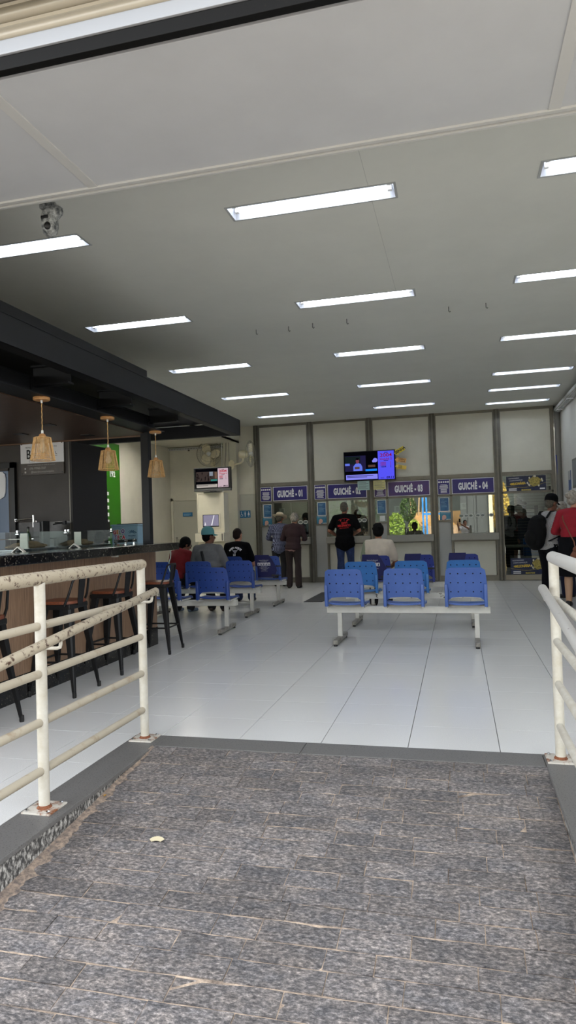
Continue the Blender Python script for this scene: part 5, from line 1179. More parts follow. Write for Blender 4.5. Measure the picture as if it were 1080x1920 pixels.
def limb_hand(mb, wrist, d, side, curl, s):
    """palm, four fingers of unequal length and a thumb; d points from the wrist along the hand, palm towards the body"""
    d = d.normalized(); inw = Vector((-side, 0.15, 0)); inw = (inw-d*inw.dot(d)).normalized(); across = d.cross(inw).normalized()
    if across.y < 0: across = -across
    R = Matrix((across, inw, d)).transposed()
    mb.ell(wrist+d*0.045*s, (0.041*s, 0.018*s, 0.055*s), R, 12, 8)
    for q, (off, ln) in enumerate(((0.030, 0.072), (0.010, 0.080), (-0.010, 0.075), (-0.029, 0.058))):
        a = wrist+d*0.085*s+across*off*s; k = a+d*ln*0.5*s*math.cos(curl*0.5)+inw*ln*0.5*s*math.sin(curl*0.5); e = k+d*ln*0.5*s*math.cos(curl)+inw*ln*0.5*s*math.sin(curl)
        mb.cap(a-d*0.02*s, k, 0.0095*s, 0.0088*s, 8); mb.cap(k, e, 0.0088*s, 0.0078*s, 8)
    a = wrist+d*0.025*s+across*0.030*s; k = a+across*0.030*s+d*0.028*s+inw*0.008*s; e = k+d*0.030*s+across*0.008*s+inw*0.014*s
    mb.cap(a, k, 0.012*s, 0.0105*s, 8); mb.cap(k, e, 0.0105*s, 0.0085*s, 8)
def person(label, loc, rz=0.0, H=1.70, girth=1.0, pose='stand', lean=0.0, head=(0, 0, 0), elbow=None, wrist=None, top=None, sleeve='short', hem=0.86, bottom=None, skirt=None, hair='black', style='short', skin='tan', shoes=SHOEB, feet=None, hunch=0.0, neck_fwd=0.0, sw=0.185, sx=0.0, bare_calf=None, wide=1.0):
    t = thing('person', label, 'person', loc, rz)
    s = H/1.72
    sit = pose == 'sit'
    pz = 0.555/s if sit else 0.93
    PEL = V3(0, 0, pz)
    a = math.radians(lean)
    def U(x, y, z): return rotx(V3(x, y, pz+z), a, PEL)
    belly, chest, up_, neck = U(0, 0.005, 0.16), U(0, 0.0+hunch*-0.02, 0.33), U(0, -0.01-hunch*0.03, 0.44), U(0, 0.0, 0.525)
    hc = U(0, 0.035+neck_fwd, 0.675-neck_fwd*0.35)
    spine = (up_-PEL).normalized(); Rt = Matrix((V3(1,0,0), spine.cross(V3(1,0,0)), spine)).transposed()
    sh = {k: U(q*sw, -0.005, 0.465) for k, q in (('R', 1), ('L', -1))}
    E_ = {}; W_ = {}
    for k, q in (('R', 1), ('L', -1)):
        E_[k] = (Vector(elbow[k]) if elbow and k in elbow else U(q*(sw+0.065), -0.03, 0.175))
        W_[k] = (Vector(wrist[k]) if wrist and k in wrist else E_[k]+Vector((-q*0.02, 0.06, -0.235)))
    K_ = {}; A_ = {}; HIP = {}
    for k, q in (('R', 1), ('L', -1)):
        HIP[k] = PEL+V3(q*0.092, 0, -0.02)
        f = (feet or {}).get(k)
        if sit:
            K_[k] = V3(q*(0.11+wide*0.03), 0.43, 0.50/s); A_[k] = Vector(f) if f else V3(q*0.12, 0.42, 0.085)
        else:
            A_[k] = Vector(f) if f else V3(q*0.095, 0.0, 0.085)
            K_[k] = (HIP[k]+A_[k])/2+V3(0, 0.025, 0.02)
    g = girth
    Rh = Matrix.Rotation(math.radians(-head[0]), 3, 'Z') @ Matrix.Rotation(math.radians(-head[1]), 3, 'X') @ Matrix.Rotation(math.radians(head[2]), 3, 'Y')
    def Hd(x, y, z): return hc+Rh @ V3(x, y, z)
    def torso(mb, i):
        mb.ell(PEL+spine*0.02, ((0.165*g+i), (0.115*g+i), 0.13+i), Rt); mb.ell(belly, (0.150*g+i, 0.112*g+i+max(0, g-1)*0.05, 0.15+i), Rt); mb.ell(chest, (0.168*g**0.6+i, 0.115*g**0.6+i, 0.17+i), Rt)
        mb.cap(sh['L'], sh['R'], 0.056+i, 0.056+i); mb.ell(up_, (0.145+i, 0.085+i, 0.10+i), Rt)
        for k in 'LR': mb.cap(up_+(sh[k]-up_)*0.35+spine*0.03, sh[k], 0.06+i, 0.054+i)
        mb.cap(up_+spine*0.04, neck-spine*0.02, 0.075+i, 0.058+i*0.5)
    def arm(mb, k, i, upto):
        sh_, e, w = sh[k], E_[k], W_[k]
        gg = 0.7+0.3*g
        if upto == 'short':
            m_ = sh_.lerp(e, 0.72); mb.cap(sh_, m_, (0.056*gg+i), (0.050*gg+i*1.6))
        else:
            mb.cap(sh_, e, 0.054*gg+i, 0.042*gg+i); mb.cap(e, w, 0.043*gg+i, 0.031+i)
    def legs(mb, i, lower=True, flare=0.0):
        for k, q in (('R', 1), ('L', -1)):
            mb.cap(HIP[k], K_[k], 0.083*g**0.7+i, 0.056+i)
            mb.cap(K_[k], K_[k].lerp(A_[k], 0.35), 0.056+i, 0.056+i+flare*0.4); mb.cap(K_[k].lerp(A_[k], 0.35), A_[k] if lower else A_[k], 0.056+i+flare*0.4, 0.038+i+flare)
    # body
    b = MB()
    torso(b, 0); legs(b, 0)
    for k, q in (('R', 1), ('L', -1)):
        arm(b, k, 0, 'long'); limb_hand(b, W_[k], (W_[k]-E_[k]), q, 0.6, 1.0)
        fd = V3(q*0.12, 1, 0).normalized()
        b.cap(A_[k]+V3(0, -0.02, -0.045), A_[k]+fd*0.13+V3(0, 0, -0.055), 0.036, 0.026)
    b.cap(neck-spine*0.05, hc-V3(0, 0.01, 0.05), 0.056, 0.052)
    b.ell(Hd(0, -0.012, 0.020), (0.076, 0.095, 0.100), Rh); b.ell(Hd(0, 0.028, -0.050), (0.058, 0.066, 0.070), Rh); b.ell(Hd(0, 0.060, -0.098), (0.026, 0.024, 0.022), Rh)
    b.cap(Hd(0, 0.088, 0.012), Hd(0, 0.108, -0.030), 0.010, 0.016, 8); b.cap(Hd(-0.030, 0.074, 0.026), Hd(0.030, 0.074, 0.026), 0.014, 0.014, 8); b.cap(Hd(-0.02, 0.080, -0.060), Hd(0.02, 0.080, -0.060), 0.012, 0.012, 8)
    for q in (-1, 1): b.ell(Hd(q*0.078, -0.008, -0.010), (0.013, 0.024, 0.034), Rh, 10, 8)
    SK = SKINS[skin]
    b.v = [tuple(c*s for c in v) for v in b.v]
    me = remesh(b, 0.0085, 3, 0.4); me.materials.clear(); me.materials.append(SK)
    for p in me.polygons: p.use_smooth = True
    body = link('body', me, t)
    for q in (-1, 1):
        e = MB(); e.ell(Hd(q*0.030, 0.081, 0.006)*s, (0.012, 0.010, 0.008), Rh, 10, 7); e.cur = 1; e.ell(Hd(q*0.030, 0.088, 0.006)*s, (0.0055, 0.005, 0.0055), Rh, 8, 6); e.build('eye', [EYEW, EYEB], t, 'all')
        e = MB(); e.cap(Hd(q*0.016, 0.094, 0.033)*s, Hd(q*0.046, 0.084, 0.033)*s, 0.0045, 0.003, 6); e.build('eyebrow', HAIRS[hair], t, 'all')
    e = MB(); e.ell(Hd(0, 0.092, -0.062)*s, (0.022, 0.007, 0.006), Rh, 12, 6); e.build('mouth', LIP, t, 'all')
    # clothes
    def cloth(name, mb, M, vox=0.013, it=5):
        mb.v = [tuple(c*s for c in v) for v in mb.v]
        me = remesh(mb, vox, it, 0.5); me.materials.clear(); me.materials.append(M)
        for p in me.polygons: p.use_smooth = True
        return link(name, me, t)
    if top:
        b = MB(); torso(b, 0.016)
        for k in 'LR': arm(b, k, 0.014, sleeve)
        if not sit and hem < 0.93:
            dz = 0.93-hem
            b.ell(PEL-V3(0, 0, dz*0.55), (0.170*g+0.022, 0.118*g+0.024, 0.06+dz*0.75)); 
        shirt = cloth('shirt', b, top)
    if bottom:
        b = MB(); b.ell(PEL, (0.165*g+0.012, 0.115*g+0.014, 0.13)); legs(b, 0.016, True, 0.022); b.cap(HIP['L'], HIP['R'], 0.10, 0.10); cloth('trousers', b, bottom)
    if skirt:
        zb = skirt[1]; b = MB(); n = 20; prof = [(0.158*g, 0.112*g, pz+0.12), (0.186*g, 0.145*g, pz-0.04), (0.190*g, 0.150*g, pz-0.20), (0.186*g, 0.145*g, zb+0.02), (0.184*g, 0.143*g, zb)]
        vs = [(rx*math.cos(2*PI*j/n)*1.02, ry*math.sin(2*PI*j/n)*1.02, z) for rx, ry, z in prof for j in range(n)]
        fs = [(i*n+j, i*n+(j+1) % n, (i+1)*n+(j+1) % n, (i+1)*n+j) for i in range(len(prof)-1) for j in range(n)]+[tuple(range(n)), tuple((len(prof)-1)*n+j for j in range(n))]
        b.add(vs, fs); cloth('skirt', b, skirt[0], 0.013, 4)
    for k, q in (('R', 1), ('L', -1)):
        b = MB(); fd = V3(q*0.12, 1, 0).normalized(); A = A_[k]
        b.cap(A+V3(0, -0.028, -0.042), A+fd*0.14+V3(0, 0, -0.050), 0.044, 0.034); b.cap(A+V3(0, -0.01, -0.03), A+V3(0, -0.005, 0.0), 0.046, 0.042); 
        b.v = [tuple(c*s for c in v) for v in b.v]
        zmin = A.z*s-0.0845*s
        b.v = [(x, y, max(z, zmin+0.002)) for x, y, z in b.v]
        me = remesh(b, 0.011, 3); me.materials.clear(); me.materials.append(shoes)
        for p in me.polygons: p.use_smooth = True
        link('shoe', me, t)
    # hair
    if style:
        b = MB(); HM = HAIRS[hair]; i = {'crop': 0.006, 'short': 0.012, 'full': 0.020, 'bun': 0.014, 'long': 0.02}[style]
        b.ell(Hd(0, -0.026, 0.034), (0.077+i, 0.088+i, 0.090+i), Rh); b.ell(Hd(0, -0.050, -0.015), (0.070+i, 0.056+i, 0.070+i*0.6), Rh)
        if style == 'bun': b.ell(Hd(-0.0, -0.135, 0.045), (0.050, 0.046, 0.046), Rh); b.ell(Hd(0.0, -0.10, 0.04), (0.05, 0.05, 0.05), Rh)
        if style == 'long': b.ell(Hd(0, -0.075, -0.10), (0.075, 0.045, 0.10), Rh); b.cap(Hd(0, -0.09, -0.08), Hd(0, -0.10, -0.20), 0.05, 0.035)
        if style in ('full', 'bun'):
            R = random.Random(len(label))
            for q in range(16):
                a1, a2 = R.uniform(0, 2*PI), R.uniform(-0.2, 1.3); b.ell(Hd(0.086*math.cos(a1)*math.cos(a2), -0.035+0.09*math.sin(a1)*math.cos(a2)-0.01, 0.035+0.10*math.sin(a2)), (0.022, 0.022, 0.018), Rh, 8, 6)
        cloth('hair', b, HM, 0.009, 3)
    t['_s'] = s
    return t, dict(s=s, Hd=Hd, Rh=Rh, hc=hc, PEL=PEL, sh=sh, E=E_, W=W_, U=U, neck=neck, up=up_, K=K_, A=A_, spine=spine)
def child(t, name): return next(c for c in t.children if c.name.split('.')[0] == name)
def on_shirt(t, mb, name, M, off=0.004, part='shirt'):
    """drape flat print given at y = 0 onto the back of the shirt"""
    me = child(t, part).data; bv = BVHTree.FromPolygons([v.co for v in me.vertices], [tuple(p.vertices) for p in me.polygons])
    out = []
    for x, y, z in mb.v:
        h = bv.ray_cast(Vector((x, -1.5, z)), Vector((0, 1, 0)))
        out.append((x, (h[0].y if h[0] else 0)-off, z))
    mb.v = out; mb.flat = True; return mb.build(name, M, t)
def strap_path(t, pts, r, name, M, part='shirt', off=0.006, side=-1):
    me = child(t, part).data; bv = BVHTree.FromPolygons([v.co for v in me.vertices], [tuple(p.vertices) for p in me.polygons]); P = []
    for p in pts:
        h = bv.find_nearest(Vector(p)); P.append(h[0]+h[1]*off)
    return MB().tube(P, r, 6, True, ry=r*0.35).build(name, M, t, True)
def cap_hat(t, d, M, label_brim=1.0, back=False):
    s, Hd, Rh = d['s'], d['Hd'], d['Rh']
    b = MB(); n = 18; vs = []
    prof = [(1.0, 0.0), (1.0, 0.03), (0.97, 0.065), (0.85, 0.098), (0.6, 0.122), (0.3, 0.133), (0.04, 0.136)]
    for r, z in prof:
        for j in range(n):
            a = 2*PI*j/n; vs.append(tuple(Hd(0.094*r*math.cos(a), -0.020+0.112*r*math.sin(a), 0.032+z)*s))
    fs = [(i*n+j, i*n+(j+1) % n, (i+1)*n+(j+1) % n, (i+1)*n+j) for i in range(len(prof)-1) for j in range(n)] + [tuple((len(prof)-1)*n+j for j in range(n))]
    b.add(vs, fs); b.build('cap', M, t, 'all')
    b = MB(); vs = []
    for i in range(4):
        rr = 0.090+0.075*i/3
        for j in range(11):
            a = PI*(0.14+0.72*j/10); y = 0.112*math.sin(a)/0.112*0.09 if False else 0
            x = 0.092*math.cos(a)*(1-0.12*i/3); yy = -0.020+0.112*math.sin(a)+0.070*(i/3)*math.sin(a)
            vs.append(tuple(Hd(x, yy, 0.034-0.018*(i/3)-0.35*x*x*4*(i/3))*s))
    n1 = len(vs); vs2 = [(x, y, z+0.004) for x, y, z in vs]
    fs = [(i*11+j, i*11+j+1, (i+1)*11+j+1, (i+1)*11+j) for i in range(3) for j in range(10)]
    b.add(vs+vs2, fs+[tuple(n1+v for v in f[::-1]) for f in fs]); b.build('visor', M, t, 'all')
    e = MB(); e.ell(Hd(0, -0.02, 0.168)*s, (0.008, 0.008, 0.005), None, 8, 5); e.build('cap_button', M, t, 'all')

BLK = mat('black cotton', (10, 10, 12), 0.95, 0, 0.2, 20, spec=0.15); JEANS = mat('blue denim', (34, 50, 88), 0.85, 0, 0.25, 14); DKT = mat('dark trousers', (22, 20, 24), 0.85, 0, 0.2, 12)
# elderly man in the maroon jacket and the man in the cream hat, at GUICHÊ - 01
t, d = person('elderly white haired person in dark maroon jacket and brown trousers at GUICHÊ - 01', (-3.03, 9.72, 0), -0.05, 1.58, 1.08, lean=14, head=(0, 22, 0), elbow={'R': (0.27, 0.08, 1.12), 'L': (-0.27, 0.06, 1.12)}, wrist={'R': (0.17, 0.30, 1.10), 'L': (-0.16, 0.30, 1.10)}, top=mat('dark maroon jacket', (46, 24, 28), 0.85, 0, 0.15, 14), sleeve='long', hem=0.90, bottom=mat('dark brown trousers', (40, 28, 27), 0.85, 0, 0.2, 12), hair='grey', style='full', skin='pale', feet={'R': (0.11, 0.0, 0.085), 'L': (-0.10, -0.03, 0.085)}, hunch=1.0)
s = d['s']
b = MB()
for q in range(12): b.rect(-0.15+q*0.025, -0.15+(q+1)*0.025, 0.785-0.012*abs(q-5)*0.5+max(0, q-6)*-0.006, 0.812-max(0, q-6)*0.008, 0)
on_shirt(t, b, 'shirt_tail', mat('pale pink shirt', (168, 130, 126), 0.85), 0.012)
t, d = person('person in navy checked shirt and cream cowboy hat at GUICHÊ - 01', (-3.45, 10.18, 0), 0.10, 1.60, 1.0, lean=14, head=(14, 20, 0), elbow={'R': (0.25, 0.10, 1.12), 'L': (-0.27, 0.05, 1.13)}, wrist={'R': (0.16, 0.33, 1.12), 'L': (-0.16, 0.30, 1.08)}, top=check_mat('navy checked shirt', (26, 30, 58), (150, 156, 186), 0.030, 0.16), sleeve='long', hem=0.84, bottom=DKT, hair='darkgrey', style='crop', skin='tan', hunch=0.8)
s, Hd, Rh = d['s'], d['Hd'], d['Rh']
HATM = mat('cream straw', (206, 192, 164), 0.75, 0, 0.1, 50, 0.2, 90)
b = MB(); n = 24; vs = []
prof = [(0.175, 0.045, 1), (0.15, 0.030, 1), (0.10, 0.028, 0), (0.094, 0.06, 0), (0.088, 0.12, 0), (0.075, 0.142, 0), (0.045, 0.138, 0), (0.004, 0.128, 0)]
for r, z, br in prof:
    for j in range(n):
        a = 2*PI*j/n; vs.append(tuple(Hd(r*math.cos(a), -0.018+r*1.14*math.sin(a), z+(0.035*abs(math.cos(a))**3 if br else 0)*(r/0.175))*s))
b.add(vs, [(i*n+j, i*n+(j+1) % n, (i+1)*n+(j+1) % n, (i+1)*n+j) for i in range(len(prof)-1) for j in range(n)]+[tuple((len(prof)-1)*n+j for j in range(n))]); b.build('cowboy_hat', HATM, t, 'all')
b = MB(); b.tube([Hd(0.0975*math.cos(2*PI*j/24), -0.018+0.0975*1.14*math.sin(2*PI*j/24), 0.045)*s for j in range(24)], 0.007, 6, closed=True); b.build('hat_band', mat('brown hat band', (94, 58, 44), 0.6), t, True)
# man in black T-shirt at GUICHÊ - 02
t, d = person('person in black T-shirt with red print and blue jeans at GUICHÊ - 02', (-2.02, 10.28, 0), 0.06, 1.78, 1.14, lean=6, head=(10, 8, 0), elbow={'R': (0.30, 0.02, 1.13), 'L': (-0.31, 0.0, 1.13)}, wrist={'R': (0.19, 0.26, 1.06), 'L': (-0.20, 0.24, 1.03)}, top=BLK, sleeve='short', hem=0.80, bottom=JEANS, hair='darkgrey', style='crop', skin='tan', feet={'R': (0.13, 0, 0.085), 'L': (-0.10, -0.02, 0.085)})
RED = mat('red shirt print', (190, 30, 34), 0.8)
b = MB(); put_text(b, 'DAVI', 0.01, 1.335, 0, 0.058, sx=0.95, off=0.003, rot=0.08); put_text(b, 'MECÂNICO', 0.0, 1.275, 0, 0.062, sx=0.85, off=0.003, rot=0.05); put_text(b, 'MULTIMARCAS', 0.0, 1.225, 0, 0.030, sx=1.0, rot=0.08)
L_ = [(-0.12, 1.385), (-0.09, 1.405), (-0.05, 1.410), (-0.02, 1.428), (0.05, 1.430), (0.09, 1.412), (0.12, 1.402), (0.125, 1.385)]
for q in range(len(L_)-1): (a1, b1), (a2, b2) = L_[q], L_[q+1]; b.plate([(a1, b1), (a2, b2), (a2, b2+0.007), (a1, b1+0.007)], 0)
for x in (-0.07, 0.07): b.disc(x, 1.385, 0.016, 0, 12)
b.rect(-0.12, 0.125, 1.383, 1.389, 0); b.rect(0.0, 0.10, 1.39, 1.405, 0)
on_shirt(t, b, 'red_print', RED)
# seated man in the pale shirt
t, d = person('person with black hair seated in pale beige T-shirt facing the teller windows', (-0.87, 6.42, 0), 0.0, 1.60, 1.24, 'sit', lean=5, head=(0, 4, 0), elbow={'R': (0.27, 0.10, 0.74), 'L': (-0.27, 0.10, 0.74)}, wrist={'R': (0.17, 0.36, 0.66), 'L': (-0.17, 0.36, 0.66)}, top=mat('pale beige cotton', (196, 184, 168), 0.9, 0, 0.06, 12), sleeve='short', bottom=DKT, hair='black', style='full', skin='tan', feet={'R': (0.12, 0.12, 0.085), 'L': (-0.12, 0.14, 0.085)})
me = child(t, 'shirt').data
me.materials.append(mat('sage green sleeve', (120, 128, 108), 0.9))
for p in me.polygons:
    if p.center.x < -0.205: p.material_index = 1
# left group
t, d = person('person in dark red shirt with glasses leaning over on the second left bench', (-3.97, 5.70, 0), -0.35, 1.50, 1.2, 'sit', lean=28, head=(30, 24, 0), elbow={'R': (0.24, 0.28, 0.70), 'L': (-0.26, 0.20, 0.72)}, wrist={'R': (0.10, 0.46, 0.68), 'L': (-0.10, 0.42, 0.68)}, top=mat('dark red cotton', (118, 20, 26), 0.9, 0, 0.08, 10), sleeve='short', bottom=DKT, hair='black', style='long', skin='brown', hunch=1.0, shoes=mat('grey blue trainer', (96, 112, 130), 0.6), feet={'R': (0.12, 0.30, 0.085), 'L': (-0.12, 0.22, 0.085)})
s, Hd, Rh = d['s'], d['Hd'], d['Rh']
b = MB()
for q in (-1, 1): b.tube([Hd(q*0.032+0.022*math.cos(2*PI*j/12), 0.098, 0.006+0.018*math.sin(2*PI*j/12))*s for j in range(12)], 0.003, 5, closed=True); b.tube([Hd(q*0.054, 0.096, 0.008)*s, Hd(q*0.082, 0.02, 0.006)*s], 0.003, 5)
b.tube([Hd(-0.012, 0.102, 0.01)*s, Hd(0.012, 0.102, 0.01)*s], 0.003, 5); b.build('glasses', BLACKP, t, True)
t, d = person('person in grey T-shirt and teal cap seated on the second left bench', (-3.40, 5.68, 0), 0.0, 1.62, 1.36, 'sit', lean=7, head=(42, 0, 0), elbow={'R': (0.30, 0.12, 0.72), 'L': (-0.29, 0.12, 0.72)}, wrist={'R': (0.18, 0.38, 0.66), 'L': (-0.16, 0.38, 0.66)}, top=mat('mid grey cotton', (104, 104, 104), 0.9, 0, 0.08, 12), sleeve='short', bottom=DKT, hair='black', style='short', skin='brown', shoes=mat('dark brown shoe', (52, 38, 32), 0.6), feet={'R': (0.16, 0.32, 0.085), 'L': (-0.08, 0.38, 0.085)})
cap_hat(t, d, mat('teal cap cloth', (84, 142, 146), 0.8))
U = d['U']; s = d['s']
strap_path(t, [tuple(U(x, -0.3, z)*s) for x, z in ((-0.10, 0.49), (-0.075, 0.44), (-0.04, 0.36), (0.0, 0.28), (0.045, 0.20), (0.09, 0.12), (0.13, 0.05))], 0.022, 'bag_strap', BLACKP)
t, d = person('person with short dark hair in black T-shirt seated on the third left bench', (-3.37, 7.02, 0), 0.0, 1.60, 1.16, 'sit', lean=6, head=(16, 4, 0), elbow={'R': (0.28, 0.12, 0.72), 'L': (-0.27, 0.10, 0.72)}, wrist={'R': (0.16, 0.36, 0.66), 'L': (-0.16, 0.36, 0.66)}, top=BLK, sleeve='short', bottom=JEANS, hair='brown', style='crop', skin='pale', feet={'R': (0.16, 0.34, 0.085), 'L': (-0.10, 0.38, 0.085)})
b = MB(); s = d['s']
for q, ch in enumerate('MOTO NORTE'):
    a = math.radians(140-q*11); put_text(b, ch, 0.125*math.cos(a)-0.0, 0.845+0.115*math.sin(a), 0, 0.042, off=0.002, rot=a-PI/2)
for q in range(5): b.rect(-0.055+q*0.012, 0.055-q*0.010, 0.93-q*0.014-0.006, 0.93-q*0.014, 0)
put_text(b, '23', -0.01, 0.84, 0, 0.05, off=0.002)
on_shirt(t, b, 'white_print', WPRINT)
# couple at the right edge
SHC = check_mat('small check shirt', (208, 206, 206), (42, 40, 48), 0.022, 0.5, 'checker')
t, d = person('person in black cap and small check shirt wearing a black backpack', (1.66, 7.02, 0), -0.95, 1.645, 1.03, lean=7, head=(0, 14, 0), elbow={'R': (0.25, 0.10, 1.14), 'L': (-0.26, 0.08, 1.14)}, wrist={'R': (0.10, 0.27, 1.08), 'L': (-0.10, 0.27, 1.10)}, top=SHC, sleeve='long', hem=0.90, bottom=mat('black trousers', (11, 12, 17), 0.9, 0, 0.2, 12, spec=0.15), hair='darkgrey', style='crop', skin='brown', feet={'R': (0.09, 0.0, 0.085), 'L': (-0.10, 0.04, 0.085)})
cap_hat(t, d, mat('black cap cloth', (10, 10, 13), 0.9, spec=0.15))
U, s = d['U'], d['s']
bp = thing('backpack', 'black backpack on the shoulders of the person in the check shirt', 'backpack', t.location, t.rotation_euler[2])
BPM = mat('black nylon', (11, 11, 12), 0.85, 0, 0.3, 16, spec=0.2)
b = MB(); b.ell(U(0, -0.235, 0.20)*s, (0.165, 0.125, 0.25)); b.ell(U(0, -0.25, 0.06)*s, (0.16, 0.125, 0.16)); b.ell(U(0, -0.20, 0.36)*s, (0.13, 0.085, 0.11))
me = remesh(b, 0.014, 5); me.materials.clear(); me.materials.append(BPM)
for p in me.polygons: p.use_smooth = True
link('bag', me, bp)
b = MB(); b.ell(U(0, -0.350, 0.08)*s, (0.12, 0.055, 0.13)); b.build('front_pocket', BPM, bp, 'all')
for q in (-1, 1):
    shp = d['sh']['R' if q > 0 else 'L']*s
    MB().tube([tuple(U(q*0.10, -0.15, 0.42)*s), tuple(U(q*0.115, -0.085, 0.535)*s), tuple(U(q*0.12, 0.02, 0.545)*s), tuple(U(q*0.125, 0.115, 0.45)*s), tuple(U(q*0.135, 0.148, 0.32)*s), tuple(U(q*0.16, 0.10, 0.16)*s), tuple(U(q*0.16, -0.12, 0.06)*s)], 0.026, 8, True, ry=0.010).build('shoulder_strap', BPM, bp, True)
MB().tube([tuple(U(-0.03, -0.19, 0.46)*s), tuple(U(0, -0.20, 0.50)*s), tuple(U(0.03, -0.19, 0.46)*s)], 0.008, 6).build('carry_loop', BPM, bp, True)
MB().box(-0.11, -0.10, -0.34, -0.32, 1.03, 1.06).build('zip_tag', mat('tan zip tag', (180, 140, 96), 0.5), bp)
t, d = person('person with grey hair in a bun, red jumper and black skirt', (1.95, 6.50, 0), -0.45, 1.68, 1.18, lean=8, head=(30, 14, 0), elbow={'R': (0.29, 0.06, 1.13), 'L': (-0.29, 0.06, 1.13)}, wrist={'R': (0.20, 0.29, 1.08), 'L': (-0.16, 0.30, 1.10)}, top=mat('red knit', (140, 16, 34), 0.9, 0, 0.08, 30, 0.3, 140), sleeve='long', hem=0.90, skirt=(mat('black skirt', (11, 11, 15), 0.9, 0, 0.2, 12, spec=0.15), 0.46), hair='grey', style='bun', skin='pale', feet={'R': (0.10, 0.02, 0.085), 'L': (-0.09, -0.02, 0.085)}, hunch=0.6)
s, U = d['s'], d['U']
STK = mat('beige stocking', (176, 140, 112), 0.6); b = MB()
for k in 'LR': b.cap(d['K'][k]-V3(0, 0.01, -0.02), d['K'][k].lerp(d['A'][k], 0.35), 0.058, 0.062); b.cap(d['K'][k].lerp(d['A'][k], 0.35), d['A'][k], 0.062, 0.043)
b.v = [tuple(c*s for c in v) for v in b.v]; me = remesh(b, 0.011, 3); me.materials.clear(); me.materials.append(STK)
for p in me.polygons: p.use_smooth = True
link('stockings', me, t)
bg_ = thing('shoulder_bag', 'brown leather shoulder bag of the person in the red jumper', 'bag', t.location, t.rotation_euler[2])
LEA = mat('brown leather', (112, 66, 44), 0.5, 0, 0.15, 12)
b = MB(); b.ell((0.19, -0.195, 0.80), (0.155, 0.055, 0.115)); b.ell((0.17, -0.20, 0.76), (0.165, 0.06, 0.08)); me = remesh(b, 0.012, 5); me.materials.clear(); me.materials.append(LEA)
for p in me.polygons: p.use_smooth = True
link('bag', me, bg_); 
b = MB(); b.ell((0.185, -0.235, 0.85), (0.13, 0.025, 0.06)); b.build('flap', LEA, bg_, 'all')
me = child(t, 'shirt').data; bv = BVHTree.FromPolygons([v.co for v in me.vertices], [tuple(p.vertices) for p in me.polygons]); P = []
for x, z in ((-0.13, 1.33), (-0.10, 1.25), (-0.05, 1.15), (0.0, 1.05), (0.05, 0.96)):
    h = bv.ray_cast(Vector((x, -1.5, z)), Vector((0, 1, 0))); P.append((x, (h[0].y if h[0] else -0.2)-0.006, z))
P.append((0.09, -0.215, 0.86)); MB().tube(P, 0.009, 6).build('strap', LEA, bg_, True)
person('grey haired person in dark clothes half hidden behind the red jumper at the right edge', (2.05, 7.75, 0), 0.9, 1.56, 1.05, lean=6, head=(-10, 10, 0), top=mat('dark blue cotton', (34, 38, 58), 0.9, 0, 0.1, 12), sleeve='long', bottom=mat('dark blue trousers', (24, 32, 62), 0.85), hair='grey', style='short', skin='tan')
# tellers behind the glass
person('teller with dark hair and face mask behind the GUICHÊ - 01 glass', (-3.22, 12.05, 0.0), PI-0.1, 1.60, 1.0, lean=8, head=(0, 16, 0), elbow={'R': (0.25, 0.10, 1.13), 'L': (-0.25, 0.10, 1.13)}, wrist={'R': (0.14, 0.34, 1.06), 'L': (-0.14, 0.34, 1.06)}, top=mat('grey blouse', (150, 152, 154), 0.9), sleeve='short', bottom=DKT, hair='black', style='long', skin='brown')
mk = bpy.data.objects['person.010'] if 'person.010' in bpy.data.objects else None
t, d = person('teller with dark hair in grey and burgundy top behind the GUICHÊ - 02 glass', (-1.98, 12.05, 0.0), PI+0.15, 1.63, 1.0, lean=10, head=(0, 22, 0), elbow={'R': (0.25, 0.10, 1.13), 'L': (-0.25, 0.10, 1.13)}, wrist={'R': (0.14, 0.34, 1.06), 'L': (-0.14, 0.34, 1.06)}, top=mat('pale grey blouse', (176, 178, 182), 0.9), sleeve='long', bottom=DKT, hair='black', style='full', skin='brown')
b = MB(); b.box(-0.06, 0.06, 0.155, 0.165, 1.12, 1.36); 
t = thing('burgundy_coat', 'burgundy coat on a stand behind the GUICHÊ - 02 teller', 'coat', (-1.78, 12.5, 0)); b = MB(); b.ell((0, 0, 1.15), (0.16, 0.08, 0.34)); b.ell((0, 0, 1.38), (0.12, 0.07, 0.12)); b.build('coat', mat('burgundy cloth', (104, 52, 66), 0.9), t, 'all'); MB().tube([(0, 0, 0.02), (0, 0, 1.55)], 0.015).build('stand_pole', BLACKP, t); MB().lathe([(0.15, 0), (0.15, 0.02), (0.02, 0.03)], n=16).build('stand_base', BLACKP, t)
# the person taking the picture, seen mirrored in the GUICHÊ - 04 glass
t, d = person('person in white T-shirt holding up a phone, mirrored in the GUICHÊ - 04 glass', (0.66, -4.45, rz_(-4.45)+0.004), 0.05, 1.74, 1.0, lean=0, head=(14, 2, 0), elbow={'R': (0.20, 0.20, 1.32), 'L': (-0.26, 0.20, 1.32)}, wrist={'R': (-0.16, 0.27, 1.56), 'L': (-0.30, 0.26, 1.56)}, top=mat('white cotton', (226, 226, 226), 0.9), sleeve='short', hem=0.86, bottom=DKT, hair='black', style='short', skin='tan')
t = thing('phone', 'dark phone held up by the person in the white T-shirt', 'phone', (0.43, -4.12, 1.26)); MB().box(-0.037, 0.037, -0.012, -0.004, -0.02, 0.13, 0.003).build('body', BLACKP, t); MB().rect(-0.034, 0.034, -0.015, 0.125, -0.0125).build('screen', mat('phone screen', (60, 66, 74), 0.1), t)

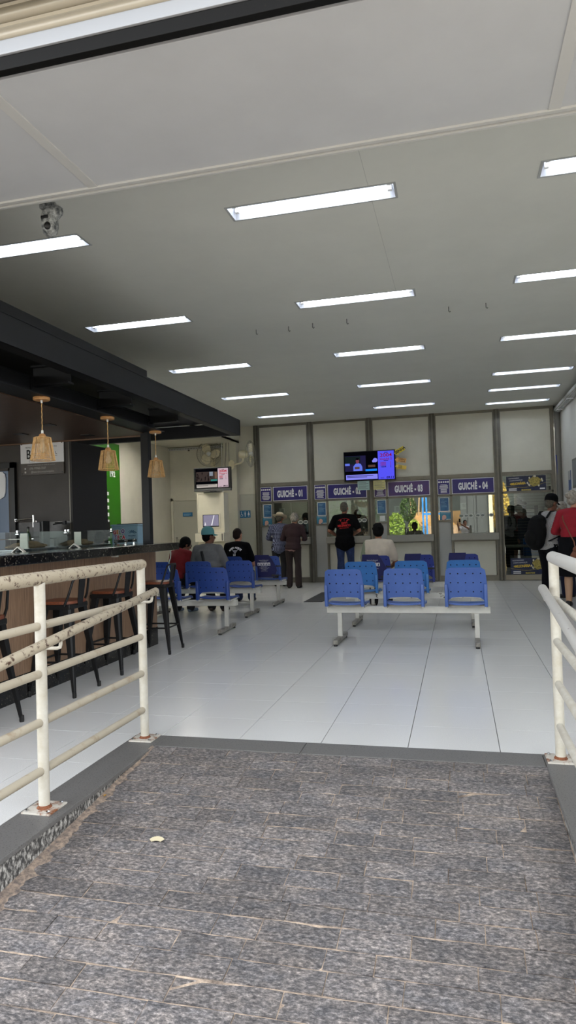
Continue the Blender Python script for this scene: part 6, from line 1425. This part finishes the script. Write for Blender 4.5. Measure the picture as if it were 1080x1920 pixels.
# ------------------------------------------------------------------ the street behind the viewer (mirrored in the teller glass)
gz = -0.62
st_ = struct('street'); MB().box(-40, 40, -45, -4.8, gz-0.3, gz).build('asphalt', mat('asphalt', (120, 118, 114), 0.9, 0, 0.1, 3), st_)
MB().box(-40, -8.2, -4.8, 16, gz-0.3, gz).build('side_ground', mat('side ground', (150, 146, 138), 0.9), st_); MB().box(3.4, 40, -4.8, 16, gz-0.3, gz).build('side_ground', mat('side ground', (150, 146, 138), 0.9), st_)
b = MB(); b.box(-8.2, -2.4, -4.8, -1.64, gz-0.3, -0.30); b.box(1.2, 3.4, -4.8, -2.6, gz-0.3, -0.30); b.build('pavement', mat('pavement', (150, 146, 140), 0.9), st_)
MB().box(-2.2, 0.8, -17.2, -17.0, gz, 1.05).build('tan_wall', mat('tan garden wall', (206, 174, 138), 0.85, 0, 0.12, 4), st_)
b = MB(); b.add([(-2.4, -17.2, 1.0), (0.8, -17.2, 1.0), (0.8, -21, 2.0), (-2.4, -21, 2.0)], [(0,1,2,3)]); b.box(-2.4, 0.8, -21, -17.2, gz, 1.0); b.build('dry_bank', mat('dry grass bank', (206, 160, 100), 0.95, 0, 0.2, 6), st_)
MB().box(-14, 30, -30, -29.5, gz, 9).build('far_wall', mat('dark green grey wall', (62, 68, 64), 0.9, 0, 0.2, 0.6), st_)
bl = struct('grey_shop'); MB().box(0.55, 2.15, -18.5, -16.2, gz, 6).build('wall', mat('dark grey shop wall', (88, 92, 90), 0.8), bl)
for x in (0.95, 1.5): MB().box(x-0.02, x+0.02, -16.2, -16.17, gz, 6).build('panel_joint', mat('joint grey', (60, 62, 62), 0.8), bl)
o = MB().box(2.2, 2.42, -16.1, -15.9, gz, 4.5).build('white_pillar', mat('cream pillar', (240, 226, 196), 0.8)); tag(o, 'sunlit cream pillar mirrored in the GUICHÊ - 04 glass', 'pillar')
t = thing('blue_gate', 'bright blue gate posts mirrored in the GUICHÊ - 03 glass', 'gate', (-1.72, -16.5, gz)); GB = mat('bright blue gate paint', (58, 150, 226), 0.5)
for x in (0, 0.22): MB().box(x-0.05, x+0.05, -0.05, 0.05, 0, 4.0).build('post', GB, t)
MB().box(-0.05, 1.4, -0.04, 0.04, 2.35, 2.47).build('rail', GB, t)
for q in range(14): MB().box(0.33+q*0.08, 0.35+q*0.08, -0.015, 0.015, 2.4, 3.9).build('bar', mat('grey gate bar', (90, 100, 108), 0.6), t)
for i, (x0, x1) in enumerate(((-2.75, -2.62), (-2.55, -2.45), (-1.95, -2.3), (-1.6, -2.12))):
    t = thing('bare_trunk', '%s pale bare tree trunk mirrored in the third teller window' % ['leftmost', 'second', 'third', 'rightmost'][i], 'tree', (x1, -20, 0.2), 0, 'bare trunks over the road'); MB().tube([(0, 0, -0.8), ((x0-x1)*0.4, 0, 2), (x0-x1, 0, 5)], [0.06, 0.05, 0.04], 8).build('trunk', mat('pale bark', (206, 180, 140), 0.9), t, True)
LEAFS = {}
def bush(x, y, z, rx, ry, rz2, label, col, n=900, cat='shrub', grp='shrubs over the road', seed=1):
    R = random.Random(seed); t = thing('leafy_shrub', label, cat, (x, y, gz), 0, grp)
    MB().tube([(0, 0, 0), (0.02, 0, z-gz)], [0.05, 0.03], 8).build('stem', mat('bark', (90, 74, 56), 0.9), t)
    b = MB()
    for q in range(n):
        u, v, w = R.gauss(0, 1), R.gauss(0, 1), R.gauss(0, 1); L0 = math.sqrt(u*u+v*v+w*w)+1e-6; k = R.uniform(0.55, 1.0)**0.5
        p = V3(u/L0*rx*k, v/L0*ry*k, z-gz+w/L0*rz2*k); a = R.uniform(0.05, 0.11)
        e1 = V3(R.uniform(-1, 1), R.uniform(-1, 1), R.uniform(-1, 1)).normalized(); e2 = e1.cross(V3(R.uniform(-1, 1), R.uniform(-1, 1), R.uniform(-1, 1))).normalized()
        b.add([p-e1*a, p+e2*a*0.5, p+e1*a, p-e2*a*0.5], [(0,1,2,3)])
    b.flat = True; o = b.build('foliage', mat('leaf '+label[:14], col, 0.7, 0, 0.3, 3), t); return t
bush(-3.35, -15.5, 0.75, 0.62, 0.6, 1.2, 'bright green hedge mirrored low in the GUICHÊ - 03 glass', (150, 176, 76), 1500, seed=2)
bush(-2.25, -15.8, 0.55, 0.42, 0.5, 0.95, 'yellow green shrub mirrored in the GUICHÊ - 03 glass', (170, 190, 84), 1200, seed=3)
bush(-2.75, -18.5, 2.2, 0.55, 0.5, 0.9, 'dark green young tree mirrored in the GUICHÊ - 03 glass', (84, 110, 60), 900, 'tree', 'trees over the road', 4)
bush(3.0, -18, 2.0, 0.55, 0.6, 1.8, 'yellow leaved tree mirrored at the right of the GUICHÊ - 04 glass', (214, 186, 84), 1400, 'tree', 'trees over the road', 5)
bush(-4.6, -16, 0.3, 0.5, 0.5, 0.6, 'yellow flowering shrub mirrored low beside the GUICHÊ - 02 glass', (226, 206, 60), 800, seed=6)
bush(-6.5, -20, 3.0, 2.2, 1.2, 2.6, 'large dark green tree across the road', (70, 92, 54), 1800, 'tree', 'trees over the road', 7)
bush(7.0, -20, 3.0, 2.6, 1.2, 2.8, 'large olive green tree across the road on the right', (100, 112, 62), 1800, 'tree', 'trees over the road', 8)
STUFF = {'bolt_holes', 'slots', 'woven_strands', 'cage', 'still_crowd', 'text_lines', 'text_and_icons', 'icons_and_text', 'news_text', 'shade_spider'}
for o in bpy.data.objects:
    if o.type == 'MESH' and o.parent and o.name.split('.')[0] in STUFF: o['kind'] = 'stuff'
bpy.context.view_layer.update()
